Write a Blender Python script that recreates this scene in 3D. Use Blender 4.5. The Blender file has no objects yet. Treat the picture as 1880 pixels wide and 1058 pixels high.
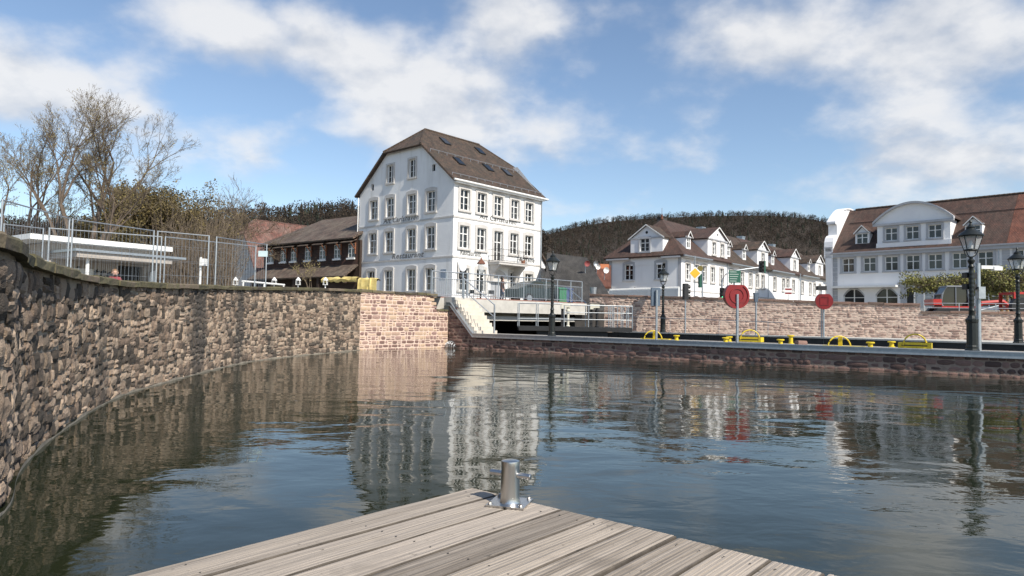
import bpy, math, random
from mathutils import Vector, Matrix
from mathutils.geometry import delaunay_2d_cdt
random.seed(7)
R = math.radians
sc = bpy.context.scene
col = sc.collection
# ------------------------------------------------------------------ camera
H, FPX, PITCH, ROLL = 1.4, 1253.0, math.atan(57/1253.0), R(1.0)
_r0, _f0 = Vector((1,0,0)), Vector((0,math.cos(PITCH),math.sin(PITCH)))
_u0 = Vector((0,-math.sin(PITCH),math.cos(PITCH)))
CR = _r0*math.cos(ROLL)+_u0*math.sin(ROLL); CU = _u0*math.cos(ROLL)-_r0*math.sin(ROLL)
CAM = Vector((0,0,H))
cam = bpy.data.cameras.new('camera'); cam.lens = 36*FPX/1880; cam.sensor_width = 36; cam.clip_start = .05; cam.clip_end = 6000
cam_o = bpy.data.objects.new('camera', cam); col.objects.link(cam_o)
_m = Matrix((CR, CU, -_f0)).transposed().to_4x4(); _m.translation = CAM
cam_o.matrix_world = _m; sc.camera = cam_o
def at(px, py, Y):                       # photo pixel + distance -> world point
    d = _f0*FPX + CR*(px-940) - CU*(py-529)
    return CAM + d*(Y/d.y)
def G(px, py, z):                        # photo pixel on the level z
    d = _f0*FPX + CR*(px-940) - CU*(py-529)
    return CAM + d*((z-H)/d.z)
def P(px, Y, z):                         # column px at distance Y, height z
    v = at(px, 586+.0175*(px-940)-FPX*(z-H)/Y, Y); v.z = z; return v
def zat(px, py, Y): return at(px, py, Y).z
# ------------------------------------------------------------------ sky, sun, exposure
SUN_AZ = math.atan2(.64, -.768); SUN_EL = R(43)
w = bpy.data.worlds.new('World'); sc.world = w; w.use_nodes = True
nt = w.node_tree; N = nt.nodes; L = nt.links
bg = N['Background']; bg.inputs['Strength'].default_value = .13
sky = N.new('ShaderNodeTexSky'); sky.sky_type = 'NISHITA'; sky.sun_disc = False
sky.sun_elevation = SUN_EL; sky.sun_rotation = SUN_AZ; sky.air_density = 1.0; sky.dust_density = .5; sky.ozone_density = 1.4
def mth(nt, op, a, b=None, c=None, clamp=False):
    n = nt.nodes.new('ShaderNodeMath'); n.operation = op; n.use_clamp = clamp
    for i, v in enumerate((a, b, c)):
        if v is None: continue
        if isinstance(v, (int, float)): n.inputs[i].default_value = v
        else: nt.links.new(v, n.inputs[i])
    return n.outputs[0]
def vmth(nt, op, a, b):
    n = nt.nodes.new('ShaderNodeVectorMath'); n.operation = op
    for i, v in enumerate((a, b)):
        if v is None: continue
        if isinstance(v, (tuple, list, Vector)): n.inputs[i].default_value = v
        else: nt.links.new(v, n.inputs[i])
    return n
tc = N.new('ShaderNodeTexCoord'); dirv = tc.outputs['Generated']
sep = N.new('ShaderNodeSeparateXYZ'); L.new(dirv, sep.inputs[0])
zz = mth(nt, 'ADD', mth(nt, 'MAXIMUM', sep.outputs[2], 0.0), .42)
comb = N.new('ShaderNodeCombineXYZ')
L.new(mth(nt,'DIVIDE',sep.outputs[0],zz), comb.inputs[0]); L.new(mth(nt,'DIVIDE',sep.outputs[1],zz), comb.inputs[1])
def wnoise(scale, detail, rough, off):
    mp = vmth(nt, 'ADD', comb.outputs[0], off)
    n = N.new('ShaderNodeTexNoise'); n.inputs['Scale'].default_value = scale; n.inputs['Detail'].default_value = detail
    n.inputs['Roughness'].default_value = rough; L.new(mp.outputs[0], n.inputs['Vector']); return n.outputs[0]
n1 = wnoise(4.0, 8, .52, (3.1, 7.7, 0)); n2 = wnoise(1.3, 4, .5, (11.3, 2.2, 0)); n3 = wnoise(14, 6, .6, (1.3, 4.2, 0))
blob = None
for px, py, sx, sz, amp in ((80,135,.12,.085,.55),(700,105,.17,.06,.30),(840,200,.15,.05,.30),(560,70,.1,.05,.22),(940,30,.12,.05,.28),(1330,80,.14,.06,.24),(1620,60,.2,.07,.34),(1800,150,.16,.08,.26),(1640,300,.14,.035,.26),(1780,320,.16,.05,.24),(830,260,.1,.04,.2),(1090,375,.1,.025,.2),(480,270,.12,.03,.12),(340,10,.07,.03,.22)):
    c = (at(px,py,100)-CAM).normalized()
    d = vmth(nt,'SUBTRACT',dirv,tuple(c)); s = vmth(nt,'MULTIPLY',d.outputs[0],(1/sx,1/sx,1/sz)); ln = vmth(nt,'LENGTH',s.outputs[0],None)
    g = mth(nt,'MULTIPLY', mth(nt,'POWER', 2.718, mth(nt,'MULTIPLY', mth(nt,'POWER', ln.outputs['Value'], 2.0), -1.0)), amp)
    blob = g if blob is None else mth(nt,'ADD',blob,g)
n1u = wnoise(4.0, 8, .52, (3.1, 7.64, 0))
dens = mth(nt,'ADD', mth(nt,'MULTIPLY', n1, 1.3), mth(nt,'MULTIPLY', n2, .30))
dens = mth(nt,'ADD', dens, mth(nt,'MULTIPLY', mth(nt,'SUBTRACT', n3, .5), .13))
dens = mth(nt,'ADD', dens, mth(nt,'MULTIPLY', blob, .85))
mr = N.new('ShaderNodeMapRange'); mr.interpolation_type = 'SMOOTHSTEP'; L.new(dens, mr.inputs[0])
mr.inputs[1].default_value = .86; mr.inputs[2].default_value = 1.26; mr.inputs[3].default_value = 0; mr.inputs[4].default_value = .90
shade = N.new('ShaderNodeMapRange'); L.new(mth(nt,'SUBTRACT', n1, n1u), shade.inputs[0]); shade.inputs[1].default_value = -.10; shade.inputs[2].default_value = .06
cr = N.new('ShaderNodeMix'); cr.data_type = 'RGBA'; L.new(shade.outputs[0], cr.inputs[0])
cr.inputs[6].default_value = (3.9,4.15,4.6,1); cr.inputs[7].default_value = (5.7,5.7,5.75,1)
mixc = N.new('ShaderNodeMix'); mixc.data_type = 'RGBA'
L.new(mr.outputs[0], mixc.inputs[0]); L.new(sky.outputs[0], mixc.inputs[6]); L.new(cr.outputs[2], mixc.inputs[7]); L.new(mixc.outputs[2], bg.inputs['Color'])
sl = bpy.data.lights.new('sun', 'SUN'); sl.energy = 5.0; sl.angle = R(.53); sl.color = (1,.93,.82)
so = bpy.data.objects.new('sun', sl); col.objects.link(so)
SUN = Vector((math.sin(SUN_AZ)*math.cos(SUN_EL), math.cos(SUN_AZ)*math.cos(SUN_EL), math.sin(SUN_EL)))
so.rotation_euler = SUN.to_track_quat('Z','Y').to_euler(); so.location = (30,-40,60)
vs = sc.view_settings; vs.view_transform = 'Standard'; vs.look = 'None'; vs.exposure = .28; vs.gamma = 1; vs.use_curve_mapping = False
# ------------------------------------------------------------------ materials
MATS = {}
def mat(name, c1, c2=None, rough=.8, metal=0, scale=3.0, bump=0.0, bscale=None, stretch=(1,1,1), random_amt=0.0, island=False, spec=.5, detail=6, coord='Object', c3=None):
    if name in MATS: return MATS[name]
    m = bpy.data.materials.new(name); m.use_nodes = True; t = m.node_tree; b = t.nodes['Principled BSDF']
    b.inputs['Roughness'].default_value = rough; b.inputs['Metallic'].default_value = metal; b.inputs['Specular IOR Level'].default_value = spec
    tcn = t.nodes.new('ShaderNodeTexCoord'); mp = t.nodes.new('ShaderNodeMapping'); mp.inputs['Scale'].default_value = stretch
    t.links.new(tcn.outputs[coord], mp.inputs[0])
    ns = t.nodes.new('ShaderNodeTexNoise'); ns.inputs['Scale'].default_value = scale; ns.inputs['Detail'].default_value = detail; ns.inputs['Roughness'].default_value = .6
    t.links.new(mp.outputs[0], ns.inputs['Vector'])
    c2 = c2 or tuple(x*.8 for x in c1)
    rp = t.nodes.new('ShaderNodeValToRGB'); rp.color_ramp.elements[0].position = .3; rp.color_ramp.elements[1].position = .7
    rp.color_ramp.elements[0].color = (*c2,1); rp.color_ramp.elements[1].color = (*c1,1)
    if c3:
        e = rp.color_ramp.elements.new(.5); e.color = (*c3,1)
    fac = ns.outputs[0]
    if random_amt:
        if island: rn = t.nodes.new('ShaderNodeNewGeometry').outputs['Random Per Island']
        else: rn = t.nodes.new('ShaderNodeObjectInfo').outputs['Random']
        fac = mth(t,'ADD', mth(t,'MULTIPLY',ns.outputs[0],1-random_amt), mth(t,'MULTIPLY',rn,random_amt))
    t.links.new(fac, rp.inputs[0]); t.links.new(rp.outputs[0], b.inputs['Base Color'])
    m['out'] = 1
    if bump:
        n2 = t.nodes.new('ShaderNodeTexNoise'); n2.inputs['Scale'].default_value = bscale or scale*3; n2.inputs['Detail'].default_value = 5
        t.links.new(mp.outputs[0], n2.inputs['Vector'])
        bp = t.nodes.new('ShaderNodeBump'); bp.inputs['Strength'].default_value = 1; bp.inputs['Distance'].default_value = bump
        t.links.new(n2.outputs[0], bp.inputs['Height']); t.links.new(bp.outputs[0], b.inputs['Normal'])
    MATS[name] = m; return m
def stain(m, dark, scale, lo, hi, stretch, amount=.8, zlow=None):
    """dark run-off streaks with a shape of their own, in place on the object"""
    t = m.node_tree; b = t.nodes['Principled BSDF']; src = b.inputs['Base Color'].links[0].from_socket
    g = t.nodes.new('ShaderNodeNewGeometry'); mp = t.nodes.new('ShaderNodeMapping'); mp.inputs['Scale'].default_value = stretch
    t.links.new(g.outputs['Position'], mp.inputs[0])
    ns = t.nodes.new('ShaderNodeTexNoise'); ns.inputs['Scale'].default_value = scale; ns.inputs['Detail'].default_value = 4; t.links.new(mp.outputs[0], ns.inputs['Vector'])
    r = t.nodes.new('ShaderNodeMapRange'); r.inputs[1].default_value = lo; r.inputs[2].default_value = hi; r.inputs[4].default_value = amount; t.links.new(ns.outputs[0], r.inputs[0])
    mx = t.nodes.new('ShaderNodeMix'); mx.data_type = 'RGBA'; t.links.new(r.outputs[0], mx.inputs[0]); t.links.new(src, mx.inputs[6]); mx.inputs[7].default_value = (*dark,1)
    t.links.new(mx.outputs[2], b.inputs['Base Color'])
def tile_mat(name, c1, c2, c3, moss=None):
    m = bpy.data.materials.new(name); m.use_nodes = True; t = m.node_tree; b = t.nodes['Principled BSDF']; b.inputs['Roughness'].default_value = .85
    uv = t.nodes.new('ShaderNodeTexCoord').outputs['UV']
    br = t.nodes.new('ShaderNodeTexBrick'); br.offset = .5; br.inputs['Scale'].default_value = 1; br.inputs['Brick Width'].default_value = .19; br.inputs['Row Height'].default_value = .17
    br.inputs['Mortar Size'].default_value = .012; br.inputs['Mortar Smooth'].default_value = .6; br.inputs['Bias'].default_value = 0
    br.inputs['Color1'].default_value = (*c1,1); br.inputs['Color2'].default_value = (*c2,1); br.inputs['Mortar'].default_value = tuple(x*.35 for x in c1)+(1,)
    t.links.new(uv, br.inputs['Vector'])
    ns = t.nodes.new('ShaderNodeTexNoise'); ns.inputs['Scale'].default_value = .7; ns.inputs['Detail'].default_value = 8; ns.inputs['Roughness'].default_value = .7; t.links.new(uv, ns.inputs['Vector'])
    r = t.nodes.new('ShaderNodeMapRange'); r.inputs[1].default_value = .42; r.inputs[2].default_value = .68; t.links.new(ns.outputs[0], r.inputs[0])
    mx = t.nodes.new('ShaderNodeMix'); mx.data_type = 'RGBA'; t.links.new(mth(t,'MULTIPLY',r.outputs[0],.75), mx.inputs[0]); t.links.new(br.outputs[0], mx.inputs[6]); mx.inputs[7].default_value = (*c3,1)
    t.links.new(mx.outputs[2], b.inputs['Base Color'])
    nb = t.nodes.new('ShaderNodeTexNoise'); nb.inputs['Scale'].default_value = 2.2; nb.inputs['Detail'].default_value = 9; nb.inputs['Roughness'].default_value = .75
    mpb = t.nodes.new('ShaderNodeMapping'); mpb.inputs['Scale'].default_value = (1,.45,1); t.links.new(uv, mpb.inputs[0]); t.links.new(mpb.outputs[0], nb.inputs['Vector'])
    rb = t.nodes.new('ShaderNodeMapRange'); rb.inputs[1].default_value = .35; rb.inputs[2].default_value = .68; rb.inputs[3].default_value = .5; rb.inputs[4].default_value = 1.35; t.links.new(nb.outputs[0], rb.inputs[0])
    vm = t.nodes.new('ShaderNodeVectorMath'); vm.operation = 'SCALE'; t.links.new(mx.outputs[2], vm.inputs[0]); t.links.new(rb.outputs[0], vm.inputs['Scale']); t.links.new(vm.outputs[0], b.inputs['Base Color'])
    # rows overlap: saw-tooth relief along the slope
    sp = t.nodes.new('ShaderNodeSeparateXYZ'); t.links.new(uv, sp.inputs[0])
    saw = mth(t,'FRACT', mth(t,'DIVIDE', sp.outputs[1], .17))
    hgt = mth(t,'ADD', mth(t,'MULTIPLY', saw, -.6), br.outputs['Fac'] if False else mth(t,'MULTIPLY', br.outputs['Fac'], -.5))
    bp = t.nodes.new('ShaderNodeBump'); bp.inputs['Distance'].default_value = .07; t.links.new(hgt, bp.inputs['Height']); t.links.new(bp.outputs[0], b.inputs['Normal'])
    MATS[name] = m; return m
plaster = mat('white_plaster', (.80,.80,.79), (.70,.70,.70), .9, scale=.6, bump=.012, bscale=9); stain(plaster, (.46,.45,.42), 1.0, .54, .80, (1.3,1.3,.2), .6)
plaster2 = mat('clean_plaster', (.82,.82,.82), (.74,.74,.75), .9, scale=.5, bump=.004, bscale=14); stain(plaster2, (.55,.54,.52), 1.0, .62, .85, (1.1,1.1,.25), .4)
greyplaster = mat('grey_plaster', (.42,.42,.42), (.30,.30,.30), .9, scale=.8, bump=.01)
stone_trim = mat('trim_stone', (.56,.54,.51), (.45,.43,.41), .85, scale=4, bump=.004)
greytrim = mat('grey_trim_paint', (.42,.43,.45), (.36,.37,.39), .8, scale=4)
whitewood = mat('white_painted_wood', (.78,.78,.76), (.70,.70,.68), .5, scale=5)
def glass_pane():
    m = mat('window_glass', (.04,.042,.044), (.007,.008,.009), .04, scale=.9, random_amt=.6, spec=.7)
    return m
pane = glass_pane()
clearglass = bpy.data.materials.new('lantern_glass'); clearglass.use_nodes = True
_t = clearglass.node_tree; _b = _t.nodes['Principled BSDF']; _b.inputs['Base Color'].default_value = (.75,.78,.78,1); _b.inputs['Alpha'].default_value = .32; _b.inputs['Roughness'].default_value = .12
tile_brown = tile_mat('brown_roof_tiles', (.125,.078,.052), (.06,.042,.032), (.055,.05,.036))
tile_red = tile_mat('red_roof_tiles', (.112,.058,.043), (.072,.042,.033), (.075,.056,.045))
tile_fresh = tile_mat('fresh_red_roof_tiles', (.21,.076,.046), (.15,.058,.038), (.145,.07,.05))
tile_mix = tile_mat('mottled_red_roof_tiles', (.24,.10,.075), (.15,.075,.06), (.22,.17,.14))
tile_old = tile_mat('old_brown_roof_tiles', (.15,.10,.075), (.085,.062,.05), (.19,.16,.12))
tile_hang = tile_mat('rust_hung_tiles', (.085,.035,.02), (.05,.024,.016), (.035,.022,.016))
slate = tile_mat('grey_roof_tiles', (.062,.058,.055), (.048,.046,.045), (.08,.074,.066))
zinc = mat('galvanised_steel', (.46,.49,.51), (.34,.37,.40), .42, .75, scale=7)
steelpaint = mat('weathered_steel', (.30,.34,.37), (.20,.23,.26), .5, .6, scale=3)
stainless = mat('stainless_steel', (.62,.61,.59), (.52,.51,.49), .28, 1.0, scale=40, stretch=(1,1,.04))
iron = mat('black_iron', (.022,.026,.025), (.014,.017,.016), .42, .3, scale=12, bump=.002)
darkmetal = mat('dark_steel', (.03,.031,.033), (.02,.02,.021), .55, .4, scale=5)
concrete = mat('light_concrete', (.52,.50,.46), (.40,.385,.35), .9, scale=2.2, bump=.004, bscale=30); stain(concrete, (.25,.24,.21), 1.4, .58, .8, (1,1,.3), .5)
stepstone = mat('pale_step_stone', (.62,.57,.49), (.50,.45,.38), .9, scale=2.5, bump=.005, bscale=20)
mortar_old = mat('old_mortar', (.42,.35,.27), (.22,.18,.14), .95, scale=5, bump=.03, bscale=11); stain(mortar_old, (.05,.045,.04), 1.0, .545, .66, (.8,.8,.12), .8)
mortar_new = mat('pale_pink_mortar', (.68,.53,.44), (.56,.42,.34), .95, scale=6, bump=.008, bscale=30)
mortar_grey = mat('brown_mortar', (.38,.28,.22), (.26,.19,.15), .95, scale=6, bump=.01, bscale=20)
def stones_mat(name, a, b_, c, st=None, island=False, bump=.012):
    m = mat(name, a, b_, .92, scale=5, bump=bump, bscale=16, random_amt=.62, island=island, c3=c)
    if st: stain(m, *st)
    return m
ST_OLD = ((.05,.045,.04), 1.0, .525, .645, (.9,.9,.13), .82)
old_s = [stones_mat('old_rubble_stone'+x, (.38,.29,.215), (.075,.06,.047), (.235,.17,.125), ST_OLD, i, .03) for x, i in (('',False),('_mass',True))]
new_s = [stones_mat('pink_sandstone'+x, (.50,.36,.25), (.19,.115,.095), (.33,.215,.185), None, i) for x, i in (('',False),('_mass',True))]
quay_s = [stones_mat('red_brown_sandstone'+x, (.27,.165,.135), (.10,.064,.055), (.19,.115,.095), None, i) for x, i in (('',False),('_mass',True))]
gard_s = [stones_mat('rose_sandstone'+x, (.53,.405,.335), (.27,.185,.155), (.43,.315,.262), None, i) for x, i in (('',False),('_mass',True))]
coping_m = mat('mossy_coping_stone', (.17,.13,.095), (.06,.048,.036), .95, scale=3, bump=.02, bscale=14, random_amt=.35, c3=(.11,.10,.05))
coping_red = mat('red_coping_stone', (.24,.15,.115), (.12,.085,.07), .95, scale=3, bump=.012, bscale=14, random_amt=.5)
bark = mat('grey_brown_bark', (.15,.115,.085), (.07,.052,.04), .95, scale=8, bump=.01)
bark2 = mat('thin_twig_bark', (.17,.13,.09), (.085,.066,.048), .95, scale=8)
leaf_y = mat('yellow_green_buds', (.32,.26,.10), (.17,.14,.06), .8, scale=3, random_amt=.7, island=True)
leaf_o = mat('olive_leaves', (.17,.13,.045), (.07,.056,.024), .8, scale=3, random_amt=.7, island=True)
leaf_g = mat('spring_green_leaves', (.24,.23,.06), (.10,.10,.028), .75, scale=3, random_amt=.7, island=True)
forest_m = mat('bare_forest', (.055,.039,.027), (.016,.013,.010), 1, scale=.02, random_amt=.45, island=True, c3=(.032,.024,.017))
conifer_m = mat('conifer_green', (.026,.034,.02), (.012,.017,.012), 1, scale=.05, random_amt=.6, island=True)
red_p = mat('red_plastic', (.24,.010,.012), (.17,.008,.010), .38, scale=6)
redpaint = mat('red_machine_paint', (.50,.03,.022), (.36,.025,.02), .4, scale=6)
yellow = mat('yellow_paint', (.72,.56,.02), (.58,.42,.02), .5, scale=9)
tarp_m = mat('yellow_tarp', (.74,.60,.24), (.58,.44,.14), .7, scale=4, bump=.02, bscale=6)
stain(yellow, (.22,.12,.03), 7.0, .57, .72, (1,1,1), .6); stain(red_p, (.10,.012,.012), 4.0, .5, .8, (1,1,1), .6)
green_sign = mat('dark_green_sign', (.012,.10,.065), (.010,.08,.05), .5, scale=5)
bluegrey = mat('blue_grey_paint', (.11,.15,.20), (.08,.11,.15), .6, scale=6)
black = mat('black_plastic', (.015,.015,.016), (.010,.010,.011), .5, scale=6)
wood_post = mat('tan_wood_post', (.36,.22,.10), (.24,.15,.07), .8, scale=4, stretch=(6,6,1))
letter = mat('grey_lettering', (.22,.215,.21), (.18,.175,.17), .8, scale=5)
letter_pale = mat('pale_grey_lettering', (.14,.137,.13), (.11,.108,.10), .8, scale=5)
darkletter = mat('black_lettering', (.02,.02,.02), None, .7)
beige = mat('beige_render', (.42,.38,.34), (.34,.31,.28), .9, scale=1.5)
timber = mat('dark_brown_boards', (.05,.03,.02), (.028,.018,.013), .85, scale=3, stretch=(1,1,6))
# ------------------------------------------------------------------ mesh building
class MB:
    def __init__(s): s.v = []; s.f = []; s.mi = []
    def add(s, vs, fs, mi=0):
        o = len(s.v); s.v.extend(Vector(v) for v in vs); s.f.extend([tuple(i+o for i in f) for f in fs]); s.mi.extend([mi]*len(fs)); return s
    def box(s, c, d, M=None, mi=0):
        x,y,z = d[0]/2,d[1]/2,d[2]/2; c = Vector(c)
        vs = [Vector((a*x,b*y,e*z)) for a in (-1,1) for b in (-1,1) for e in (-1,1)]
        vs = [c+(M@v if M else v) for v in vs]
        return s.add(vs, [(0,1,3,2),(4,6,7,5),(0,4,5,1),(2,3,7,6),(0,2,6,4),(1,5,7,3)], mi)
    def b2(s, a, b, mi=0):
        return s.box([(p+q)/2 for p,q in zip(a,b)], [abs(q-p) for p,q in zip(a,b)], None, mi)
    def tube(s, pts, r, n=6, mi=0, cap=True):
        pts = [Vector(p) for p in pts]; rs = r if isinstance(r,(list,tuple)) else [r]*len(pts); rings = []
        for i,p in enumerate(pts):
            t = (pts[min(i+1,len(pts)-1)]-pts[max(i-1,0)]).normalized()
            a = t.cross(Vector((0,0,1)) if abs(t.z)<.9 else Vector((1,0,0))).normalized(); b = t.cross(a)
            rings.append([p+(a*math.cos(2*math.pi*k/n)+b*math.sin(2*math.pi*k/n))*rs[i] for k in range(n)])
        vs = [v for q in rings for v in q]; fs = []
        for i in range(len(pts)-1):
            for k in range(n): fs.append((i*n+k, i*n+(k+1)%n, (i+1)*n+(k+1)%n, (i+1)*n+k))
        if cap: fs += [tuple(range(n))[::-1], tuple(range((len(pts)-1)*n, len(pts)*n))]
        return s.add(vs, fs, mi)
    def lathe(s, prof, c=(0,0,0), n=12, mi=0, rot=0):
        c = Vector(c); vs = []; fs = []
        for r,z in prof:
            for k in range(n): a = 2*math.pi*k/n+rot; vs.append(c+Vector((r*math.cos(a), r*math.sin(a), z)))
        for i in range(len(prof)-1):
            for k in range(n): fs.append((i*n+k, i*n+(k+1)%n, (i+1)*n+(k+1)%n, (i+1)*n+k))
        fs += [tuple(range(n))[::-1], tuple(range((len(prof)-1)*n, len(prof)*n))]
        return s.add(vs, fs, mi)
    def prism(s, poly, off, mi=0):                     # polygon (3D points) extruded by the vector off
        n = len(poly); vs = [Vector(p) for p in poly]+[Vector(p)+Vector(off) for p in poly]
        return s.add(vs, [tuple(range(n)), tuple(range(n,2*n))[::-1]]+[(i,i+n,(i+1)%n+n,(i+1)%n) for i in range(n)], mi)
    def slab(s, poly, th, mi=0):
        p = [Vector(q) for q in poly]; nn = (p[1]-p[0]).cross(p[2]-p[0]).normalized()
        if nn.z < 0: p.reverse(); nn = -nn
        return s.prism(p, -nn*th, mi)
    def torus(s, c, R_, r, M, a0=0, a1=2*math.pi, n=24, k=6, mi=0):
        pts = [Vector(c)+M@Vector((R_*math.cos(a0+(a1-a0)*i/n), 0, R_*math.sin(a0+(a1-a0)*i/n))) for i in range(n+1)]
        return s.tube(pts, r, k, mi)
    def mesh(s, name, mats, smooth=False):
        me = bpy.data.meshes.new(name); me.from_pydata(s.v, [], s.f)
        for m in (mats if isinstance(mats,(list,tuple)) else [mats]): me.materials.append(m)
        if any(s.mi): me.polygons.foreach_set('material_index', s.mi)
        import bmesh
        bm = bmesh.new(); bm.from_mesh(me); bmesh.ops.recalc_face_normals(bm, faces=bm.faces)
        uvl = bm.loops.layers.uv.new('UVMap'); Z = Vector((0,0,1))
        for f in bm.faces:
            n = f.normal; t = Z.cross(n)
            t = t.normalized() if t.length > .05 else Vector((1,0,0)); b = n.cross(t)
            for l in f.loops: l[uvl].uv = (l.vert.co.dot(t), l.vert.co.dot(b))
        if smooth:
            for f in bm.faces: f.smooth = True
        bm.to_mesh(me); bm.free()
        if smooth: me.set_sharp_from_angle(angle=R(38))
        return me
    def build(s, name, mats, parent=None, M=None, smooth=False):
        return link(name, s.mesh(name, mats, smooth), parent, M)
def link(name, me, parent=None, M=None):
    o = bpy.data.objects.new(name, me); col.objects.link(o)
    if parent is not None: o.parent = parent
    if M is not None: o.matrix_local = M
    return o
def thing(name, label, cat, loc=(0,0,0), rz=0, group=None):
    o = bpy.data.objects.new(name, None); col.objects.link(o); o.location = loc; o.rotation_euler = (0,0,rz); o.empty_display_size = .2
    return tag(o, label, cat, group)
def tag(o, label, cat, group=None):
    o['label'] = label; o['category'] = cat
    if group: o['group'] = group
    return o
def structure(o): o['kind'] = 'structure'; return o
def stuff(o, label=None):
    o['kind'] = 'stuff'
    if label: o['label'] = label
    return o
def kids(o): return [c for c in bpy.data.objects if c.parent == o]
def dup(root, loc, rz=0, label=None):
    def cp(o, par):
        c = o.copy(); col.objects.link(c); c.parent = par
        for k in KID.get(o.name, []): cp(k, c)
        return c
    KID = {}
    for o in bpy.data.objects:
        if o.parent: KID.setdefault(o.parent.name, []).append(o)
    r = cp(root, None); r.location = loc; r.rotation_euler = (0,0,rz)
    if label: r['label'] = label
    return r
def Tm(x, y, z, a=0): return Matrix.Translation((x,y,z)) @ Matrix.Rotation(a,4,'Z')
def text_part(parent, name, body, size, M, m, shear=.3, depth=.004, align='LEFT', sx=1.0):
    cu = bpy.data.curves.new(name, 'FONT'); cu.body = body; cu.size = size; cu.shear = shear; cu.extrude = depth; cu.align_x = align; cu.resolution_u = 3; cu.offset = .012; cu.space_character = 1.08
    o = bpy.data.objects.new('tmp', cu); col.objects.link(o)
    dg = bpy.context.evaluated_depsgraph_get(); me = bpy.data.meshes.new_from_object(o.evaluated_get(dg)); bpy.data.objects.remove(o)
    me.name = name; me.materials.clear(); me.materials.append(m)
    p = link(name, me, parent, M @ Matrix.Rotation(math.pi/2,4,'X') @ Matrix.Scale(sx,4,(1,0,0))); return p
# ------------------------------------------------------------------ paths
class Path:
    def __init__(s, pts, step=.15, smooth=True):
        pts = [Vector((p[0],p[1])) for p in pts]; out = []
        if smooth:
            q = [pts[0]*2-pts[1]]+pts+[pts[-1]*2-pts[-2]]
            for i in range(1,len(q)-2):
                p0,p1,p2,p3 = q[i-1:i+3]; n = max(2,int((p2-p1).length/step))
                for k in range(n):
                    t = k/n; out.append(.5*((2*p1)+(p2-p0)*t+(2*p0-5*p1+4*p2-p3)*t*t+(3*p1-p0-3*p2+p3)*t**3))
            out.append(pts[-1])
        else: out = pts
        s.p = out; s.s = [0]
        for a,b in zip(out,out[1:]): s.s.append(s.s[-1]+(b-a).length)
        s.L = s.s[-1]
    def at(s, u):
        import bisect
        u = min(max(u,0),s.L-1e-6); i = max(0,min(bisect.bisect_right(s.s,u)-1,len(s.p)-2))
        a,b = s.p[i],s.p[i+1]; t = (b-a).normalized(); return a+t*(u-s.s[i]), t
# path direction runs so that the seen face lies to the right of travel: outward = (t.y,-t.x)
def stone_variants(name, m, n, jit, rnd, seed, smooth=True):
    r = random.Random(seed); out = []
    for k in range(n):
        vs = []; K = 4
        for j in range(K):
            for i in range(K):
                x,z = -.5+i/(K-1), -.5+j/(K-1); ex = i in (0,K-1); ez = j in (0,K-1)
                y = -.5+ (rnd if ex or ez else 0) + (rnd*.8 if ex and ez else 0)
                x *= 1-(rnd*.35 if ez else 0); z *= 1-(rnd*.35 if ex else 0)
                vs.append((x+r.uniform(-jit,jit)*.5, y+r.uniform(-jit,jit)*.7, z+r.uniform(-jit,jit)*.5))
        ring = [0,1,2,3,7,11,15,14,13,12,8,4]
        for q in ring: vs.append((vs[q][0], .5, vs[q][2]))
        fs = [(j*K+i,j*K+i+1,(j+1)*K+i+1,(j+1)*K+i) for j in range(K-1) for i in range(K-1)]
        fs += [(ring[i],16+i,16+(i+1)%12,ring[(i+1)%12]) for i in range(12)]
        out.append(MB().add(vs,fs).mesh(name, m, smooth))
    return out
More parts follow.
